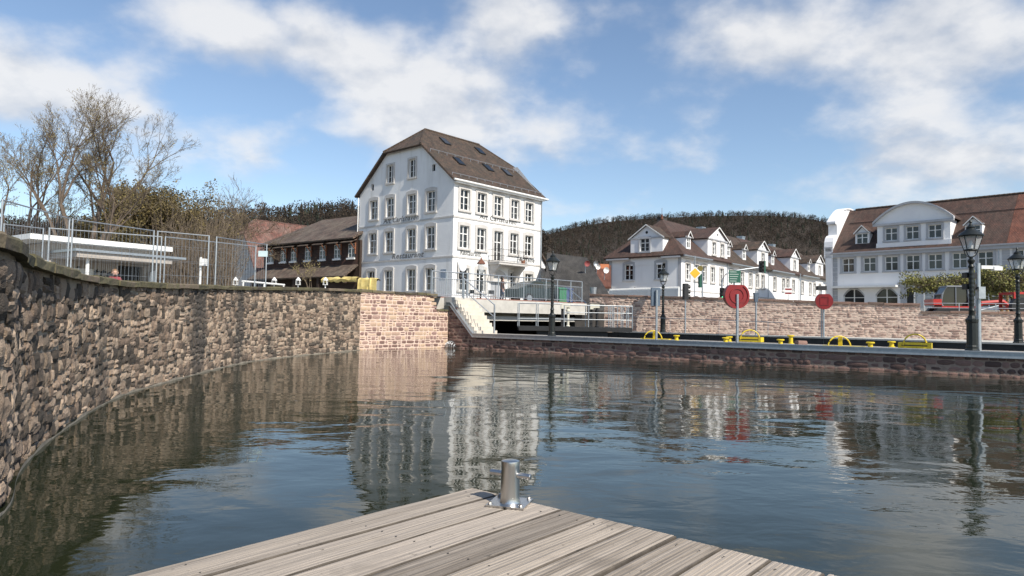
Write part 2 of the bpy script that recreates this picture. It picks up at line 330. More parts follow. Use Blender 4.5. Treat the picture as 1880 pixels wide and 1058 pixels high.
def masonry(parent, path, z0, ztop, ch, sw, gap, mats, vkey, jit, rnd, depth=.2, proud=.03, s0=0, s1=None, nparts=300, seed=1, zbot=None, skip=None, rough=0):
    r = random.Random(seed); va = stone_variants('stone', mats[0], 14, jit, rnd, seed, not rough); lst = []; s1 = s1 or path.L; z = z0
    while z < max(ztop(s0),ztop(s1),ztop((s0+s1)/2)):
        h = r.uniform(*ch); s = s0 - r.uniform(0,.1)
        while s < s1:
            wd = r.uniform(*sw)*(1.0 if r.random()<.8 else 1.5); a = max(s,s0); b = min(s+wd,s1); s += wd
            if b-a < .04: continue
            c = (a+b)/2; top = ztop(c); zb = zbot(c) if zbot else -9
            hh = min(h, top-z)
            if hh < .04 or z+hh/2 < zb: continue
            if skip and skip(c, z+hh/2): continue
            p,t = path.at(c); o = Vector((t.y,-t.x)); ang = math.atan2(t.y,t.x)+r.uniform(-.02,.02)
            pr = proud*r.uniform(-.8,1.2)
            wob = rough*(math.sin(c*2.1+z*3)+math.sin(c*4.7+z*1.3+1))*.6; hh *= 1+(r.uniform(-.18,.25) if rough else 0)
            split = hh > ch[0]*1.5 and r.random() < .22
            for q in range(2 if split else 1):
                hq = hh/2 if split else hh; zc = z+hq/2+(hq if q else 0)+(wob if z+hq+wob < top-.02 else 0)
                M = Matrix.Translation((p.x-o.x*(depth/2-pr), p.y-o.y*(depth/2-pr), zc)) @ Matrix.Rotation(ang,4,'Z') @ Matrix.Rotation(r.uniform(-.04,.04)*jit*12,4,'Y') @ Matrix.Diagonal((b-a-gap, depth, hq-gap,1))
                d = Vector((p.x,p.y,zc))-CAM; vis = abs(d.normalized().dot(Vector((o.x,o.y,0))))
                inview = d.y > 1 and abs(d.x/d.y) < .78
                lst.append(((b-a)*hq*vis/d.length_squared*(1 if inview else .001), M, r.randrange(14)))
        z += h
    lst.sort(key=lambda e: -e[0])
    for _,M,k in lst[:nparts]: link('stone', va[k], parent, M)
    if len(lst) > nparts:
        mb = MB()
        for _,M,k in lst[nparts:]:
            me = va[k]; mb.add([M@v.co for v in me.vertices], [tuple(p.vertices) for p in me.polygons])
        me = bpy.data.meshes.new('smaller_stones'); me.from_pydata(mb.v,[],mb.f); me.materials.append(mats[1])
        if not rough:
            for p in me.polygons: p.use_smooth = True
            me.set_sharp_from_angle(angle=R(38))
        stuff(link('smaller_stones', me, parent))
def strip(path, z0, ztop, off, s0=0, s1=None, step=.4, nz=4, zbot=None):   # backing face set back from the stone faces
    s1 = s1 or path.L; n = max(2,int((s1-s0)/step)); vs = []; fs = []
    for i in range(n+1):
        s = s0+(s1-s0)*i/n; p,t = path.at(s); o = Vector((t.y,-t.x)); zb = max(z0, zbot(s)) if zbot else z0
        for j in range(nz+1): vs.append((p.x-o.x*off, p.y-o.y*off, zb+(ztop(s)-zb)*j/nz))
    for i in range(n):
        for j in range(nz): a = i*(nz+1)+j; fs.append((a,a+nz+1,a+nz+2,a+1))
    return MB().add(vs,fs)
def coping(parent, path, ztop, m, ln, wd, th, over, s0=0, s1=None, seed=3, name='coping_slab'):
    r = random.Random(seed); s = s0; s1 = s1 or path.L
    while s < s1-.05:
        l = min(r.uniform(*ln), s1-s); n = max(1,int(l/.35)); mb = MB(); vs = []
        dz = r.uniform(-.012,.012); do = r.uniform(-.015,.015); t_ = th*r.uniform(.88,1.1)
        for i in range(n+1):
            u = s+.008+(l-.016)*i/n; p,t = path.at(u); o = Vector((t.y,-t.x)); zt = ztop(u)+dz
            a = over+do; e = .02
            for q,(oo,z) in enumerate(((a,zt+.0),(a,zt+t_-e),(a-e,zt+t_),(a-wd+e,zt+t_),(a-wd,zt+t_-e),(a-wd,zt))): 
                j = r.uniform(-.008,.008); vs.append((p.x+o.x*(oo+j), p.y+o.y*(oo+j), z+j))
        fs = [(i*6+k, i*6+(k+1)%6, (i+1)*6+(k+1)%6, (i+1)*6+k) for i in range(n) for k in range(6)]+[tuple(range(6)),tuple(range(n*6,n*6+6))[::-1]]
        mb.add(vs,fs).build(name, m, parent); s += l
# ================================================================== THE SETTING
wall_px = [(0,940),(30,865),(102,797),(204,734),(300,703),(439,668),(533,655),(660,643)]
wp = [(-3.6,-6),(-3.5,0),(-3.35,2.5),(-3.32,3.9)]+[tuple(G(x,y,0)[:2]) for x,y in wall_px]
corner = G(822,638.5,0)                     # where the basin wall meets the quay
W1 = Path([(a,b) for a,b in wp]); Wend = wp[-1]
# seen face must be on the right of travel: travel towards the bridge has the water on its right
W2 = Path([Wend, tuple(corner[:2])], smooth=False)
Q0 = Vector(corner[:2]); Q1 = Vector(G(1880,695,0)[:2]); qd = (Q1-Q0).normalized(); qn = Vector((-qd.y,qd.x))      # qn points away from the water, to the lock
if qn.y < 0: qn = -qn
Q2 = Q0+qd*34
QZ = .69
def quay(s, b, z=QZ): v = Q0+qd*s+qn*b; return Vector((v.x,v.y,z))
def s_on_quay(px, b=0, z=QZ):               # where column px meets the line parallel to the quay edge
    lo,hi = -5,40
    for _ in range(50):
        m = (lo+hi)/2; v = quay(m,b,z); d = v-CAM
        q = 940+FPX*d.dot(CR)/d.dot(_f0)
        if q < px: lo = m
        else: hi = m
    return lo
F0 = Vector(P(1217,39.2,.76)[:2]); F1 = Vector(P(1870,27.5,.76)[:2]); fd = (F1-F0).normalized(); fn = Vector((-fd.y,fd.x))
if fn.y < 0: fn = -fn
def far(s, b, z=.76): v = F0+fd*s+fn*b; return Vector((v.x,v.y,z))
def s_on_far(px, b=0):
    lo,hi = -15,40
    for _ in range(50):
        m = (lo+hi)/2; d = far(m,b)-CAM
        if 940+FPX*d.dot(CR)/d.dot(_f0) < px: lo = m
        else: hi = m
    return lo
GB = .85
gs0 = s_on_far(1082,GB); gs1 = s_on_far(2150,GB)
_g0, _g1 = P(1217,40.4,1), P(1880,33.6,1); gdir = Vector((_g1.x-_g0.x,_g1.y-_g0.y)).normalized(); gnn = Vector((-gdir.y,gdir.x))
def gw(s, b=0, z=0): v = Vector((_g0.x,_g0.y))+gdir*s+gnn*b; return Vector((v.x,v.y,z))
def s_on_wall(px, b=0):
    lo,hi = -15,60
    for _ in range(50):
        m = (lo+hi)/2; d = gw(m,b,2)-CAM
        if 940+FPX*d.dot(CR)/d.dot(_f0) < px: lo = m
        else: hi = m
    return lo
gA = gw(s_on_wall(1082)); gB = gw(s_on_wall(2150))
GW = Path([gB[:2], gA[:2]], smooth=False)     # travels right to left?  seen face checked below
_p,_t = GW.at(1)
if (Vector((_t.y,-_t.x))).dot(Vector((0,-1))) < 0: GW = Path([gA[:2], gB[:2]], smooth=False)
GWrev = (GW.p[0]-Vector(gA[:2])).length > 1
B0 = P(799,33,2.44); B1 = P(1071,40,2.44); bd = (Vector(B1[:2])-Vector(B0[:2])).normalized(); bn = Vector((-bd.y,bd.x))
if bn.y < 0: bn = -bn
def br(s, b, z): v = Vector(B0[:2])+bd*s+bn*b; return Vector((v.x,v.y,z))
BL = (Vector(B1[:2])-Vector(B0[:2])).length
def sm(x): x = max(0,min(1,x)); return x*x*(3-2*x)
def gz(x, y):
    z = 1.84+.58*sm((y-14)/18)+.75*sm((y-42)/28)
    z -= .38*sm((x-6)/12)*(1-sm((y-36)/26)); return z
# ground: one sheet to the horizon with the basin and the lock cut out
hole = [Vector(p) for p in W1.p[::6]]+[Vector(corner[:2])+Vector((-.25,.25))]
ch = [br(0.5,.4,0), br(.8,9,0), br(BL+.2,9,0), br(BL+.4,.4,0)]
hole += [Vector(c[:2]) for c in ch] + [Vector(gA[:2])+gnn*.25, Vector(gB[:2])+gnn*.25, Vector((80,-6)), Vector((80,-60)), Vector((-3.6,-60))]
hole = [h+Vector((-.22,0)) if i < len(W1.p[::6]) else h for i,h in enumerate(hole)]
outer = [Vector(p) for p in ((-2600,-60.5),(2600,-60.5),(2600,2800),(-2600,2800))]
outer = [Vector((-2600,-300)),Vector((2600,-300)),Vector((2600,2800)),Vector((-2600,2800))]
gridp = [Vector((x,y)) for x in range(-80,100,6) for y in range(2,130,6)]
def inside(p, poly):
    c = False; j = len(poly)-1
    for i in range(len(poly)):
        a,b = poly[i],poly[j]
        if (a.y>p.y)!=(b.y>p.y) and p.x < (b.x-a.x)*(p.y-a.y)/(b.y-a.y)+a.x: c = not c
        j = i
    return c
gp = [p for p in gridp if not inside(p,hole) and min((p-h).length for h in hole) > 1.5]
allv = outer+hole+gp; no,nh = 4,len(hole)
edges = [(i,(i+1)%4) for i in range(4)]+[(no+i,no+(i+1)%nh) for i in range(nh)]
V,E,F_,*_r = delaunay_2d_cdt([Vector((v.x,v.y)) for v in allv], edges, [], 0, 1e-4)
gm = MB(); fs = [f for f in F_ if not inside(sum((V[i] for i in f),Vector((0,0)))/len(f), hole)]
gm.add([(v.x,v.y,gz(v.x,v.y) if v.y > -61 else 1.84) for v in V], fs)
ground_m = mat('paved_ground', (.24,.22,.19), (.15,.14,.12), .95, scale=.5, bump=.01, bscale=20)
structure(gm.build('ground', ground_m))
# water
def water_mat():
    m = bpy.data.materials.new('harbour_water'); m.use_nodes = True; t = m.node_tree; b = t.nodes['Principled BSDF']
    b.inputs['Base Color'].default_value = (.016,.020,.010,1); b.inputs['Roughness'].default_value = .015; b.inputs['IOR'].default_value = 1.33
    g = t.nodes.new('ShaderNodeNewGeometry')
    def nz(sc_, st, det, rough=.55):
        mp = t.nodes.new('ShaderNodeMapping'); mp.inputs['Scale'].default_value = st; t.links.new(g.outputs['Position'], mp.inputs[0])
        mp.inputs['Rotation'].default_value = (0,0,R(12))
        n = t.nodes.new('ShaderNodeTexNoise'); n.inputs['Scale'].default_value = sc_; n.inputs['Detail'].default_value = det; n.inputs['Roughness'].default_value = rough; n.inputs['Distortion'].default_value = .4
        t.links.new(mp.outputs[0], n.inputs['Vector']); return n.outputs[0]
    big = nz(.55,(.7,1,1),2); mid = nz(2.1,(.75,1.15,1),3); fine = nz(7.0,(.8,1.1,1),3)
    patch = t.nodes.new('ShaderNodeMapRange'); t.links.new(nz(.16,(1,1,1),2), patch.inputs[0]); patch.inputs[1].default_value = .38; patch.inputs[2].default_value = .62; patch.inputs[3].default_value = .35; patch.inputs[4].default_value = 1.15
    h = mth(t,'ADD', mth(t,'MULTIPLY',big,.034), mth(t,'ADD', mth(t,'MULTIPLY',mth(t,'MULTIPLY',mid,patch.outputs[0]),.0082), mth(t,'MULTIPLY',mth(t,'MULTIPLY',fine,patch.outputs[0]),.0014)))
    bp = t.nodes.new('ShaderNodeBump'); bp.inputs['Strength'].default_value = 1; bp.inputs['Distance'].default_value = 1.0
    t.links.new(h, bp.inputs['Height']); t.links.new(bp.outputs[0], b.inputs['Normal']); return m
wv = [(-2,-58),(82,-58),(82,60),(-40,60),(-40,-58)]
structure(MB().add([(-12,-58,0),(82,-58,0),(82,58,0),(-12,58,0)], [(0,1,2,3)]).build('water', water_mat()))
# ------------------------------------------------------------------ old basin wall (left)
def ztopW(s):                                # coping underside: about level near the camera, climbing to the bridge
    return W_z0 + (2.52-1.84)*sm((s-14)/26)
W_z0 = 1.80
sW = W1.L
old_wall = thing('basin_wall', 'old curved rubble stone wall with dark run-off stains along the left bank', 'stone wall', (0,0,0))
strip(W1, -.6, lambda s: ztopW(s)+.02, .03).build('mortar', mortar_old, old_wall)
masonry(old_wall, W1, -.12, ztopW, (.10,.19), (.10,.29), .016, old_s, 'o', .06, .06, .24, .012, s0=5, seed=11, rough=.055)
coping(old_wall, W1, ztopW, coping_m, (.7,1.5), .48, .10, .06, s0=3, seed=5)
mbf = strip(W1, -.5, lambda s: .015+.03*abs(math.sin(s*1.7)+math.sin(s*4.1))*.6, -.035, s0=5, step=.2); mbf.build('footing', mat('pale_waterline_stone', (.34,.30,.24), (.16,.14,.11), .95, scale=3, bump=.02, bscale=9), old_wall)
# newer pointed section up to the quay corner
new_wall = thing('pointed_wall', 'newer pink sandstone wall with pale pointing beside the bridge stairs', 'stone wall')
L2 = W2.L; zE = ztopW(sW)
sEnd = None
for i in range(200):
    p,_ = W2.at(L2*i/200); d = Vector((p.x,p.y,1.5))-CAM
    if 940+FPX*d.dot(CR)/d.dot(_f0) > 800: sEnd = L2*i/200; break
zt2 = lambda s: zE if s < sEnd else 1.72
strip(W2, -.6, zt2, .02, s0=0, s1=sEnd).build('mortar', mortar_new, new_wall)
strip(W2, -.6, zt2, .02, s0=sEnd+.001).build('mortar', mortar_new, new_wall)
masonry(new_wall, W2, -.05, zt2, (.10,.21), (.12,.36), .045, new_s, 'n', .03, .07, .16, .012, seed=21)
coping(new_wall, W2, lambda s: zE, coping_m, (.5,.75), .45, .10, .05, s1=sEnd+.05, seed=8)
coping(new_wall, W2, lambda s: 1.72, coping_m, (.4,.5), .4, .08, .04, s0=sEnd+.06, s1=L2-.02, seed=9)
# ------------------------------------------------------------------ quay mole, front wall, lock far side
QP = Path([tuple(Q0), tuple(Q2)], smooth=False)
STAIR_S0, STAIR_S1 = s_on_quay(828,0,2.3), s_on_quay(869,0,.7)
STAIR_Z = 2.12
def ztopQ(s): return max(QZ-.12, STAIR_Z-.1-(STAIR_Z-QZ)*max(0,(s-STAIR_S0))/(STAIR_S1-STAIR_S0))
qwall = thing('quay_wall', 'shaded red-brown stone quay front below the steel edge', 'quay wall')
strip(QP, -.6, ztopQ, .02, step=.15).build('mortar', mortar_grey, qwall)
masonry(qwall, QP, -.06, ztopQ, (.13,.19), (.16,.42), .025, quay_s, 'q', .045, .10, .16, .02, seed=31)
MW = 3.3                                       # width of the mole
mole_m = mat('mole_paving', (.33,.31,.28), (.22,.20,.18), .95, scale=2, bump=.006)
mole = MB(); mole.prism([quay(.05,.04,-.6), quay(34,.04,-.6), quay(34,MW,-.6), quay(.05,MW,-.6)], (0,0,QZ-.03+.6)); structure(mole.build('quay_paving', mole_m))
edge = thing('quay_edge_rail', 'galvanised steel channel edging the quay and running up the stair flank', 'edge rail')
def channel(a, b, parent, up=Vector((0,0,1))):
    mb = MB(); d = (b-a); o = Vector((-qn.x,-qn.y,0))
    for (o0,o1,z0,z1) in ((-.03,.055,-.13,.0),(-.12,.075,.0,.028),(-.03,.085,-.155,-.13)):
        mb.prism([a+o*o0+up*z0, a+o*o1+up*z0, a+o*o1+up*z1, a+o*o0+up*z1], d)
    return mb.build('channel', zinc, parent)
sa,sb = quay(STAIR_S0,0,STAIR_Z), quay(STAIR_S1,0,QZ)
channel(quay(STAIR_S0-.28,0,STAIR_Z), sa+Vector((0,0,0)), edge)
upv = Vector((0,0,1)); channel(sa+(sb-sa).normalized()*.02, sb, edge)
s_ = STAIR_S1
while s_ < 33: channel(quay(s_+.004,0,QZ), quay(min(s_+3.0,33),0,QZ), edge); s_ += 3.0
# lock chamber: near inner wall, far wall, far quay level
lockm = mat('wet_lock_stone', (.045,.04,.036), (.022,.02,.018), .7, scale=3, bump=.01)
fq = MB(); a,b = far(gs0-6,0), far(gs1,0)
fq.prism([far(gs0-3,0,-.6), far(gs1,0,-.6), gw(s_on_wall(2150),.3,-.6), gw(s_on_wall(1082),.3,-.6), far(gs0-3,GB+.3,-.6)], (0,0,.76+.6)); structure(fq.build('far_quay_paving', concrete))
lw = thing('lock_wall', 'dark wet wall of the lock chamber below the far quay', 'lock wall')
lm = MB()
s_ = gs0-3
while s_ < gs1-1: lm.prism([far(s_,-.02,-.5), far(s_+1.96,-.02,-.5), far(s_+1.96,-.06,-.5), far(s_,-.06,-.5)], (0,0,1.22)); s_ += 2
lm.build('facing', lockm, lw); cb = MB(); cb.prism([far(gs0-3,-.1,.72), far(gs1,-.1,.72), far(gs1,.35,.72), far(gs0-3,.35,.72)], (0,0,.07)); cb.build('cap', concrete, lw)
# ------------------------------------------------------------------ garden wall
def zG_px(px): 
    for (a,ya),(b,yb) in zip(GZ,GZ[1:]):
        if px <= b: return ya+(yb-ya)*(px-a)/(b-a)
    return GZ[-1][1]
GZ = [(px, zat(px,py,gw(s_on_wall(px)).y)-.11) for px,py in ((1000,538.5),(1082,540),(1300,546),(1500,552.5),(1690,558),(1691,571),(1880,572.5),(2400,577))]
def pxs(s):
    p,_ = GW.at(s); d = Vector((p.x,p.y,2))-CAM; return 940+FPX*d.dot(CR)/d.dot(_f0)
ztG = lambda s: zG_px(pxs(s))
gwall = thing('garden_wall', 'sunlit rose sandstone wall behind the lock, stepping down to the right', 'stone wall')
strip(GW, .7, ztG, .02, step=.15).build('mortar', mat('rose_mortar', (.56,.45,.37), (.42,.33,.27), .95, scale=6, bump=.01, bscale=25), gwall)
masonry(gwall, GW, .74, ztG, (.09,.17), (.13,.38), .020, gard_s, 'g', .07, .12, .18, .022, seed=41, skip=lambda s,z: False)
step_s = None
for i in range(2000):
    s = GW.L*i/2000
    if (pxs(s) > 1690) != (pxs(0) > 1690): step_s = s; break
coping(gwall, GW, ztG, coping_red, (.7,1.3), .5, .11, .06, s1=step_s-.01, seed=14)
coping(gwall, GW, ztG, coping_red, (.7,1.3), .5, .11, .06, s0=step_s+.01, seed=15)
# ------------------------------------------------------------------ bridge, railings, stairs
bridge = thing('road_bridge', 'pale concrete road bridge over the lock mouth', 'bridge', br(0,0,0))
inv = Matrix.Translation(-bridge.location)
def bpart(mb, name, m, par=None): return mb.build(name, m, par or bridge, inv if par is None else None)
mb = MB(); mb.prism([br(-.2,0,1.72),br(BL+.3,0,1.72),br(BL+.3,.35,1.72),br(-.2,.35,1.72)], (0,0,.66)); bpart(mb,'edge_beam',concrete)
mb = MB(); mb.prism([br(-.6,.36,2.0),br(BL+3,.36,2.0),br(BL+3,9.5,2.0),br(-.6,9.5,2.0)], (0,0,.43)); bpart(mb,'deck',mat('asphalt',(.07,.07,.07),(.05,.05,.05),.95,scale=8,bump=.004))
mb = MB(); mb.prism([br(-.2,.02,2.384),br(BL+.1,.02,2.384),br(BL+.1,.34,2.384),br(-.2,.34,2.384)], (0,0,.05)); bpart(mb,'brick_kerb',mat('red_paver',(.30,.14,.11),(.20,.10,.08),.9,scale=9))
mb = MB(); mb.prism([br(-.5,.4,1.30),br(BL+1,.4,1.30),br(BL+1,.7,1.30),br(-.5,.7,1.30)], (0,0,.24)); bpart(mb,'girder',concrete)
for i in range(4):
    mb = MB(); b0 = 2.5+2*i; mb.prism([br(-.5,b0,1.35),br(BL+1,b0,1.35),br(BL+1,b0+.3,1.35),br(-.5,b0+.3,1.35)], (0,0,.64)); bpart(mb,'girder',concrete)
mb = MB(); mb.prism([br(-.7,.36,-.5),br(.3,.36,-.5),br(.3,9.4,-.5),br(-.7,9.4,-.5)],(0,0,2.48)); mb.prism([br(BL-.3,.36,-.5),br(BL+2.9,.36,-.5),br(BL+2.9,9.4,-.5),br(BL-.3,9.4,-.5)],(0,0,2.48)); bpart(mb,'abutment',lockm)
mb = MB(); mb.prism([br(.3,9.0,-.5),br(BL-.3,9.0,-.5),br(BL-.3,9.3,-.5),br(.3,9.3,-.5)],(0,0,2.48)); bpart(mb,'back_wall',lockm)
rail = thing('bridge_railing', 'galvanised bridge railing with upright bars along the road bridge', 'railing', br(0,.12,2.44))
ri = Matrix.Translation(-rail.location)
def rpart(mb,name): return mb.build(name, zinc, rail, ri)
zR = 3.66
rpart(MB().tube([br(-.15,.12,zR), br(BL,.12,zR)], .03), 'top_rail'); rpart(MB().tube([br(-.15,.12,zR-.33), br(BL,.12,zR-.33)], .022), 'middle_rail'); rpart(MB().tube([br(-.15,.12,2.54), br(BL,.12,2.54)], .022), 'bottom_rail')
posts = [-.12,.75,1.75,2.05,4.1,5.9,7.6,8.5,9.6,BL]
for s in posts: rpart(MB().tube([br(s,.12,2.40), br(s,.12,zR)], .034 if s not in (1.75,2.05) else .05), 'post')
s = -.02
while s < BL-.05:
    if min(abs(s-q) for q in posts) > .05: rpart(MB().tube([br(s,.12,2.54), br(s,.12,zR-.33)], .011, 4), 'baluster')
    s += .125
def stairs(name, label, start, d, side, n, z0, z1, run, width, m):
    t = thing(name, label, 'stairs', start)
    for i in range(n):
        za = z0-(z0-z1)*(i+1)/n; a = start+d*(run*i/n); mb = MB(); bot = max(z1-.05, -.4)
        z_lo = za-(.30 if i < n-2 else .2)
        p0 = Vector((a.x,a.y,0)); q = d*(run/n+.05)
        mb.prism([p0+Vector((0,0,z_lo)), p0+q+Vector((0,0,z_lo)), p0+q+side*width+Vector((0,0,z_lo)), p0+side*width+Vector((0,0,z_lo))], (0,0,za+(z0-z1)/n*.98-z_lo-.0))
        mb.build('step', m, t, Matrix.Translation(-start))
    return t
q3 = Vector((qd.x,qd.y,0)); qn3 = Vector((qn.x,qn.y,0))
st_start = quay(STAIR_S0+.02,.1,0); RUN1 = STAIR_S1-STAIR_S0+.05
stairs('quay_stairs','pale stone steps from bridge down to the near quay','x' if False else st_start, q3, qn3, 9, 2.26, QZ-.02, RUN1, 1.5, stepstone)
mb = MB(); mb.prism([quay(STAIR_S0-.5,.06,1.6),quay(STAIR_S0+.12,.06,1.6),quay(STAIR_S0+.12,1.7,1.6),quay(STAIR_S0-.5,1.7,1.6)],(0,0,.79)); bpart(mb,'stair_landing',concrete)
hr = thing('stair_handrail','sloping galvanised handrail of the stairs to the near quay','handrail', quay(STAIR_S0+.4,1.4,2.4))
hi = Matrix.Translation(-hr.location)
A0 = at(852,512,31.6); A1 = at(908,560,31.0); A2 = Vector((A1.x,A1.y,QZ+.05))
for nm,mb in (('top_rail',MB().tube([A0+Vector((-.1,.05,0)),A0,A1],.03)),('lower_rail',MB().tube([A0+Vector((0,0,-.55)),A1+Vector((0,0,-.55))],.022)),('post',MB().tube([A1+Vector((0,0,.02)),A2],.045)),('post',MB().tube([A0+Vector((0,0,.03)),Vector((A0.x,A0.y,2.3))],.045))): mb.build(nm, zinc, hr, hi)
f3 = Vector((fd.x,fd.y,0)); fn3 = Vector((fn.x,fn.y,0))
fs0 = s_on_far(1046,-.2)
st2 = far(fs0,-.6,0)
stairs('far_quay_stairs','pale concrete steps from bridge down to the far quay by the garden wall', st2, f3, fn3, 9, 2.40, .74, 2.7, 1.25, stepstone)
hr = thing('stair_handrail','sloping galvanised handrail beside the garden wall','handrail', st2); hi = Matrix.Translation(-st2)
A0 = far(fs0+.1,-.55,3.45); A1 = far(fs0+2.7,-.55,1.75)
for nm,mb in (('top_rail',MB().tube([A0,A1],.03)),('lower_rail',MB().tube([A0-Vector((0,0,.5)),A1-Vector((0,0,.5))],.022)),('post',MB().tube([A0,Vector((A0.x,A0.y,2.3))],.04)),('post',MB().tube([A1,Vector((A1.x,A1.y,.76))],.04))): mb.build(nm, zinc, hr, hi)
# lock gate walkway across the chamber
GA, GBp = P(953,33.6,1.09), P(1161,34.0,1.09); gdv = (GBp-GA).normalized(); gnv = Vector((-gdv.y,gdv.x,0)); GLn = (GBp-GA).length
gate = thing('lock_gate','dark steel lock gate with railed walkway below the bridge','lock gate', GA); gi = Matrix.Translation(-GA)
def gpt(s,b,z): v = GA+gdv*s+gnv*b; v.z = z; return v
def gpart(mb,n,m=zinc): return mb.build(n,m,gate,gi)
gpart(MB().prism([gpt(0,0,.85),gpt(GLn,0,.85),gpt(GLn,.9,.85),gpt(0,.9,.85)],(0,0,.22)),'walkway',darkmetal)
gpart(MB().prism([gpt(.9,.2,-.5),gpt(GLn-1.2,.2,-.5),gpt(GLn-1.2,.6,-.5),gpt(.9,.6,-.5)],(0,0,1.34)),'gate_leaf',darkmetal)
for b in (.04,.86):
    gpart(MB().tube([gpt(0,b,2.2),gpt(GLn*.38,b,2.2)],.024),'top_rail'); gpart(MB().tube([gpt(GLn*.40,b,2.14),gpt(GLn,b,2.14)],.022),'top_rail')
    gpart(MB().tube([gpt(GLn*.40,b,1.78),gpt(GLn,b,1.78)],.018),'middle_rail'); gpart(MB().tube([gpt(0,b,1.44),gpt(GLn,b,1.44)],.018),'middle_rail')
    for f in (0,.165,.395,.61,.82,.835,.90,.95,1): gpart(MB().tube([gpt(GLn*f,b,1.0),gpt(GLn*f,b,2.2 if f<.39 else 2.14)],.026),'post')
for f in (.44,.70):
    t = thing('gate_actuator','cream standpipe actuator on the gate walkway, nearer the bridge lamp' if f<.5 else 'black and cream actuator column on the gate walkway, nearer the garden wall','lock machinery', gpt(GLn*f,.45,1.07))
    MB().lathe([(.10,0),(.10,.05),(.07,.08),(.07,.72),(.11,.76),(.11,.84),(.07,.88),(.07,.98)], n=10).build('column', mat('cream_paint',(.62,.60,.50),(.5,.48,.40),.6) if f<.5 else black, t, None, True)
    MB().box((-.1,0,1.05),(.42,.22,.18)).box((-.28,0,1.02),(.16,.3,.26)).build('motor_housing', mat('cream_paint',(.62,.60,.50)), t); MB().torus((.1,0,1.22),.13,.018,Matrix.Rotation(math.pi/2,3,'X').to_3x3(),n=14).build('hand_wheel', darkmetal, t)
    MB().box((-.28,.1,.45),(.12,.12,.9)).build('cable_duct', black, t)
# mooring lines of the quay: bollards, hoops
def small_bollard(px, b, label, sc_=1.0, tall=False):
    s = s_on_quay(px,b); t = thing('mooring_bollard', label, 'bollard', quay(s,b,QZ-.03), 0, 'yellow bollards on the quay')
    h = .19*(1.6 if tall else 1)
    MB().lathe([(.11,0),(.11,.02),(.075,.03),(.07,h-.04)], n=14).build('post', yellow, t, None, True); MB().lathe([(.075,h-.04),(.125,h-.03),(.13,h),(.11,h+.015)], n=14).build('cap', yellow, t, None, True)
for px,b,lab,tl in ((1242,2.2,'small yellow bollard just right of the leftmost yellow hoop',0),(1332,1.0,'small yellow bollard left of the post with the near red disc',0),(1339,3.0,'small yellow bollard behind the one left of the near red disc',0),(1433,.8,'small yellow bollard at the near edge, left of the stone block',0),(1452,2.9,'taller yellow bollard behind the stone block',1),(1598,.8,'small yellow bollard between the two right-hand yellow hoops',0),(1637,3.0,'small yellow bollard far back beside the rightmost yellow hoop',0)): small_bollard(px,b,lab,1,tl)
def hoop(px, b, label, box=False):
    s = s_on_quay(px,b); t = thing('mooring_hoop', label, 'mooring hoop', quay(s,b,QZ-.03), math.atan2(qd.y,qd.x), 'yellow hoops on the quay')
    MB().torus((0,0,0 if not box else .12),.36,.024,Matrix.Rotation(.55,3,'Z'),0,math.pi,n=22).build('hoop', yellow, t, None, True)
    if box:
        MB().b2((-.46,-.16,.03),(.46,-.08,.21)).b2((-.46,-.08,.03),(-.38,.2,.21)).b2((.38,-.08,.03),(.46,.2,.21)).b2((-.38,.12,.03),(.38,.2,.21)).build('recess_frame', yellow, t); MB().b2((-.36,-.165,.10),(.36,-.162,.135)).build('slot', black, t)
    else: MB().b2((-.5,-.14,.02),(.75,.18,.05)).build('base_plate', yellow, t); MB().b2((-.06,.1,.05),(.06,.16,.33)).build('prop', yellow, t)
hoop(1199,2.0,'yellow half-ring hoop, leftmost on the quay'); hoop(1377,2.6,'yellow hoop on a slotted box just right of the near red disc',True); hoop(1541,.9,'yellow half-ring hoop at the near edge below the far red disc'); hoop(1680,1.5,'rightmost yellow hoop on a slotted box, left of the near lamp',True)
sb_ = thing('stone_block','loose rough brown stone block lying on the quay','stone', quay(s_on_quay(1471,.9),.9,QZ-.03), .3)
link('block', stone_variants('stone', quay_s[0], 1, .05, .08, 77)[0], sb_, Matrix.Translation((0,0,.09)) @ Matrix.Diagonal((.36,.22,.17,1)))
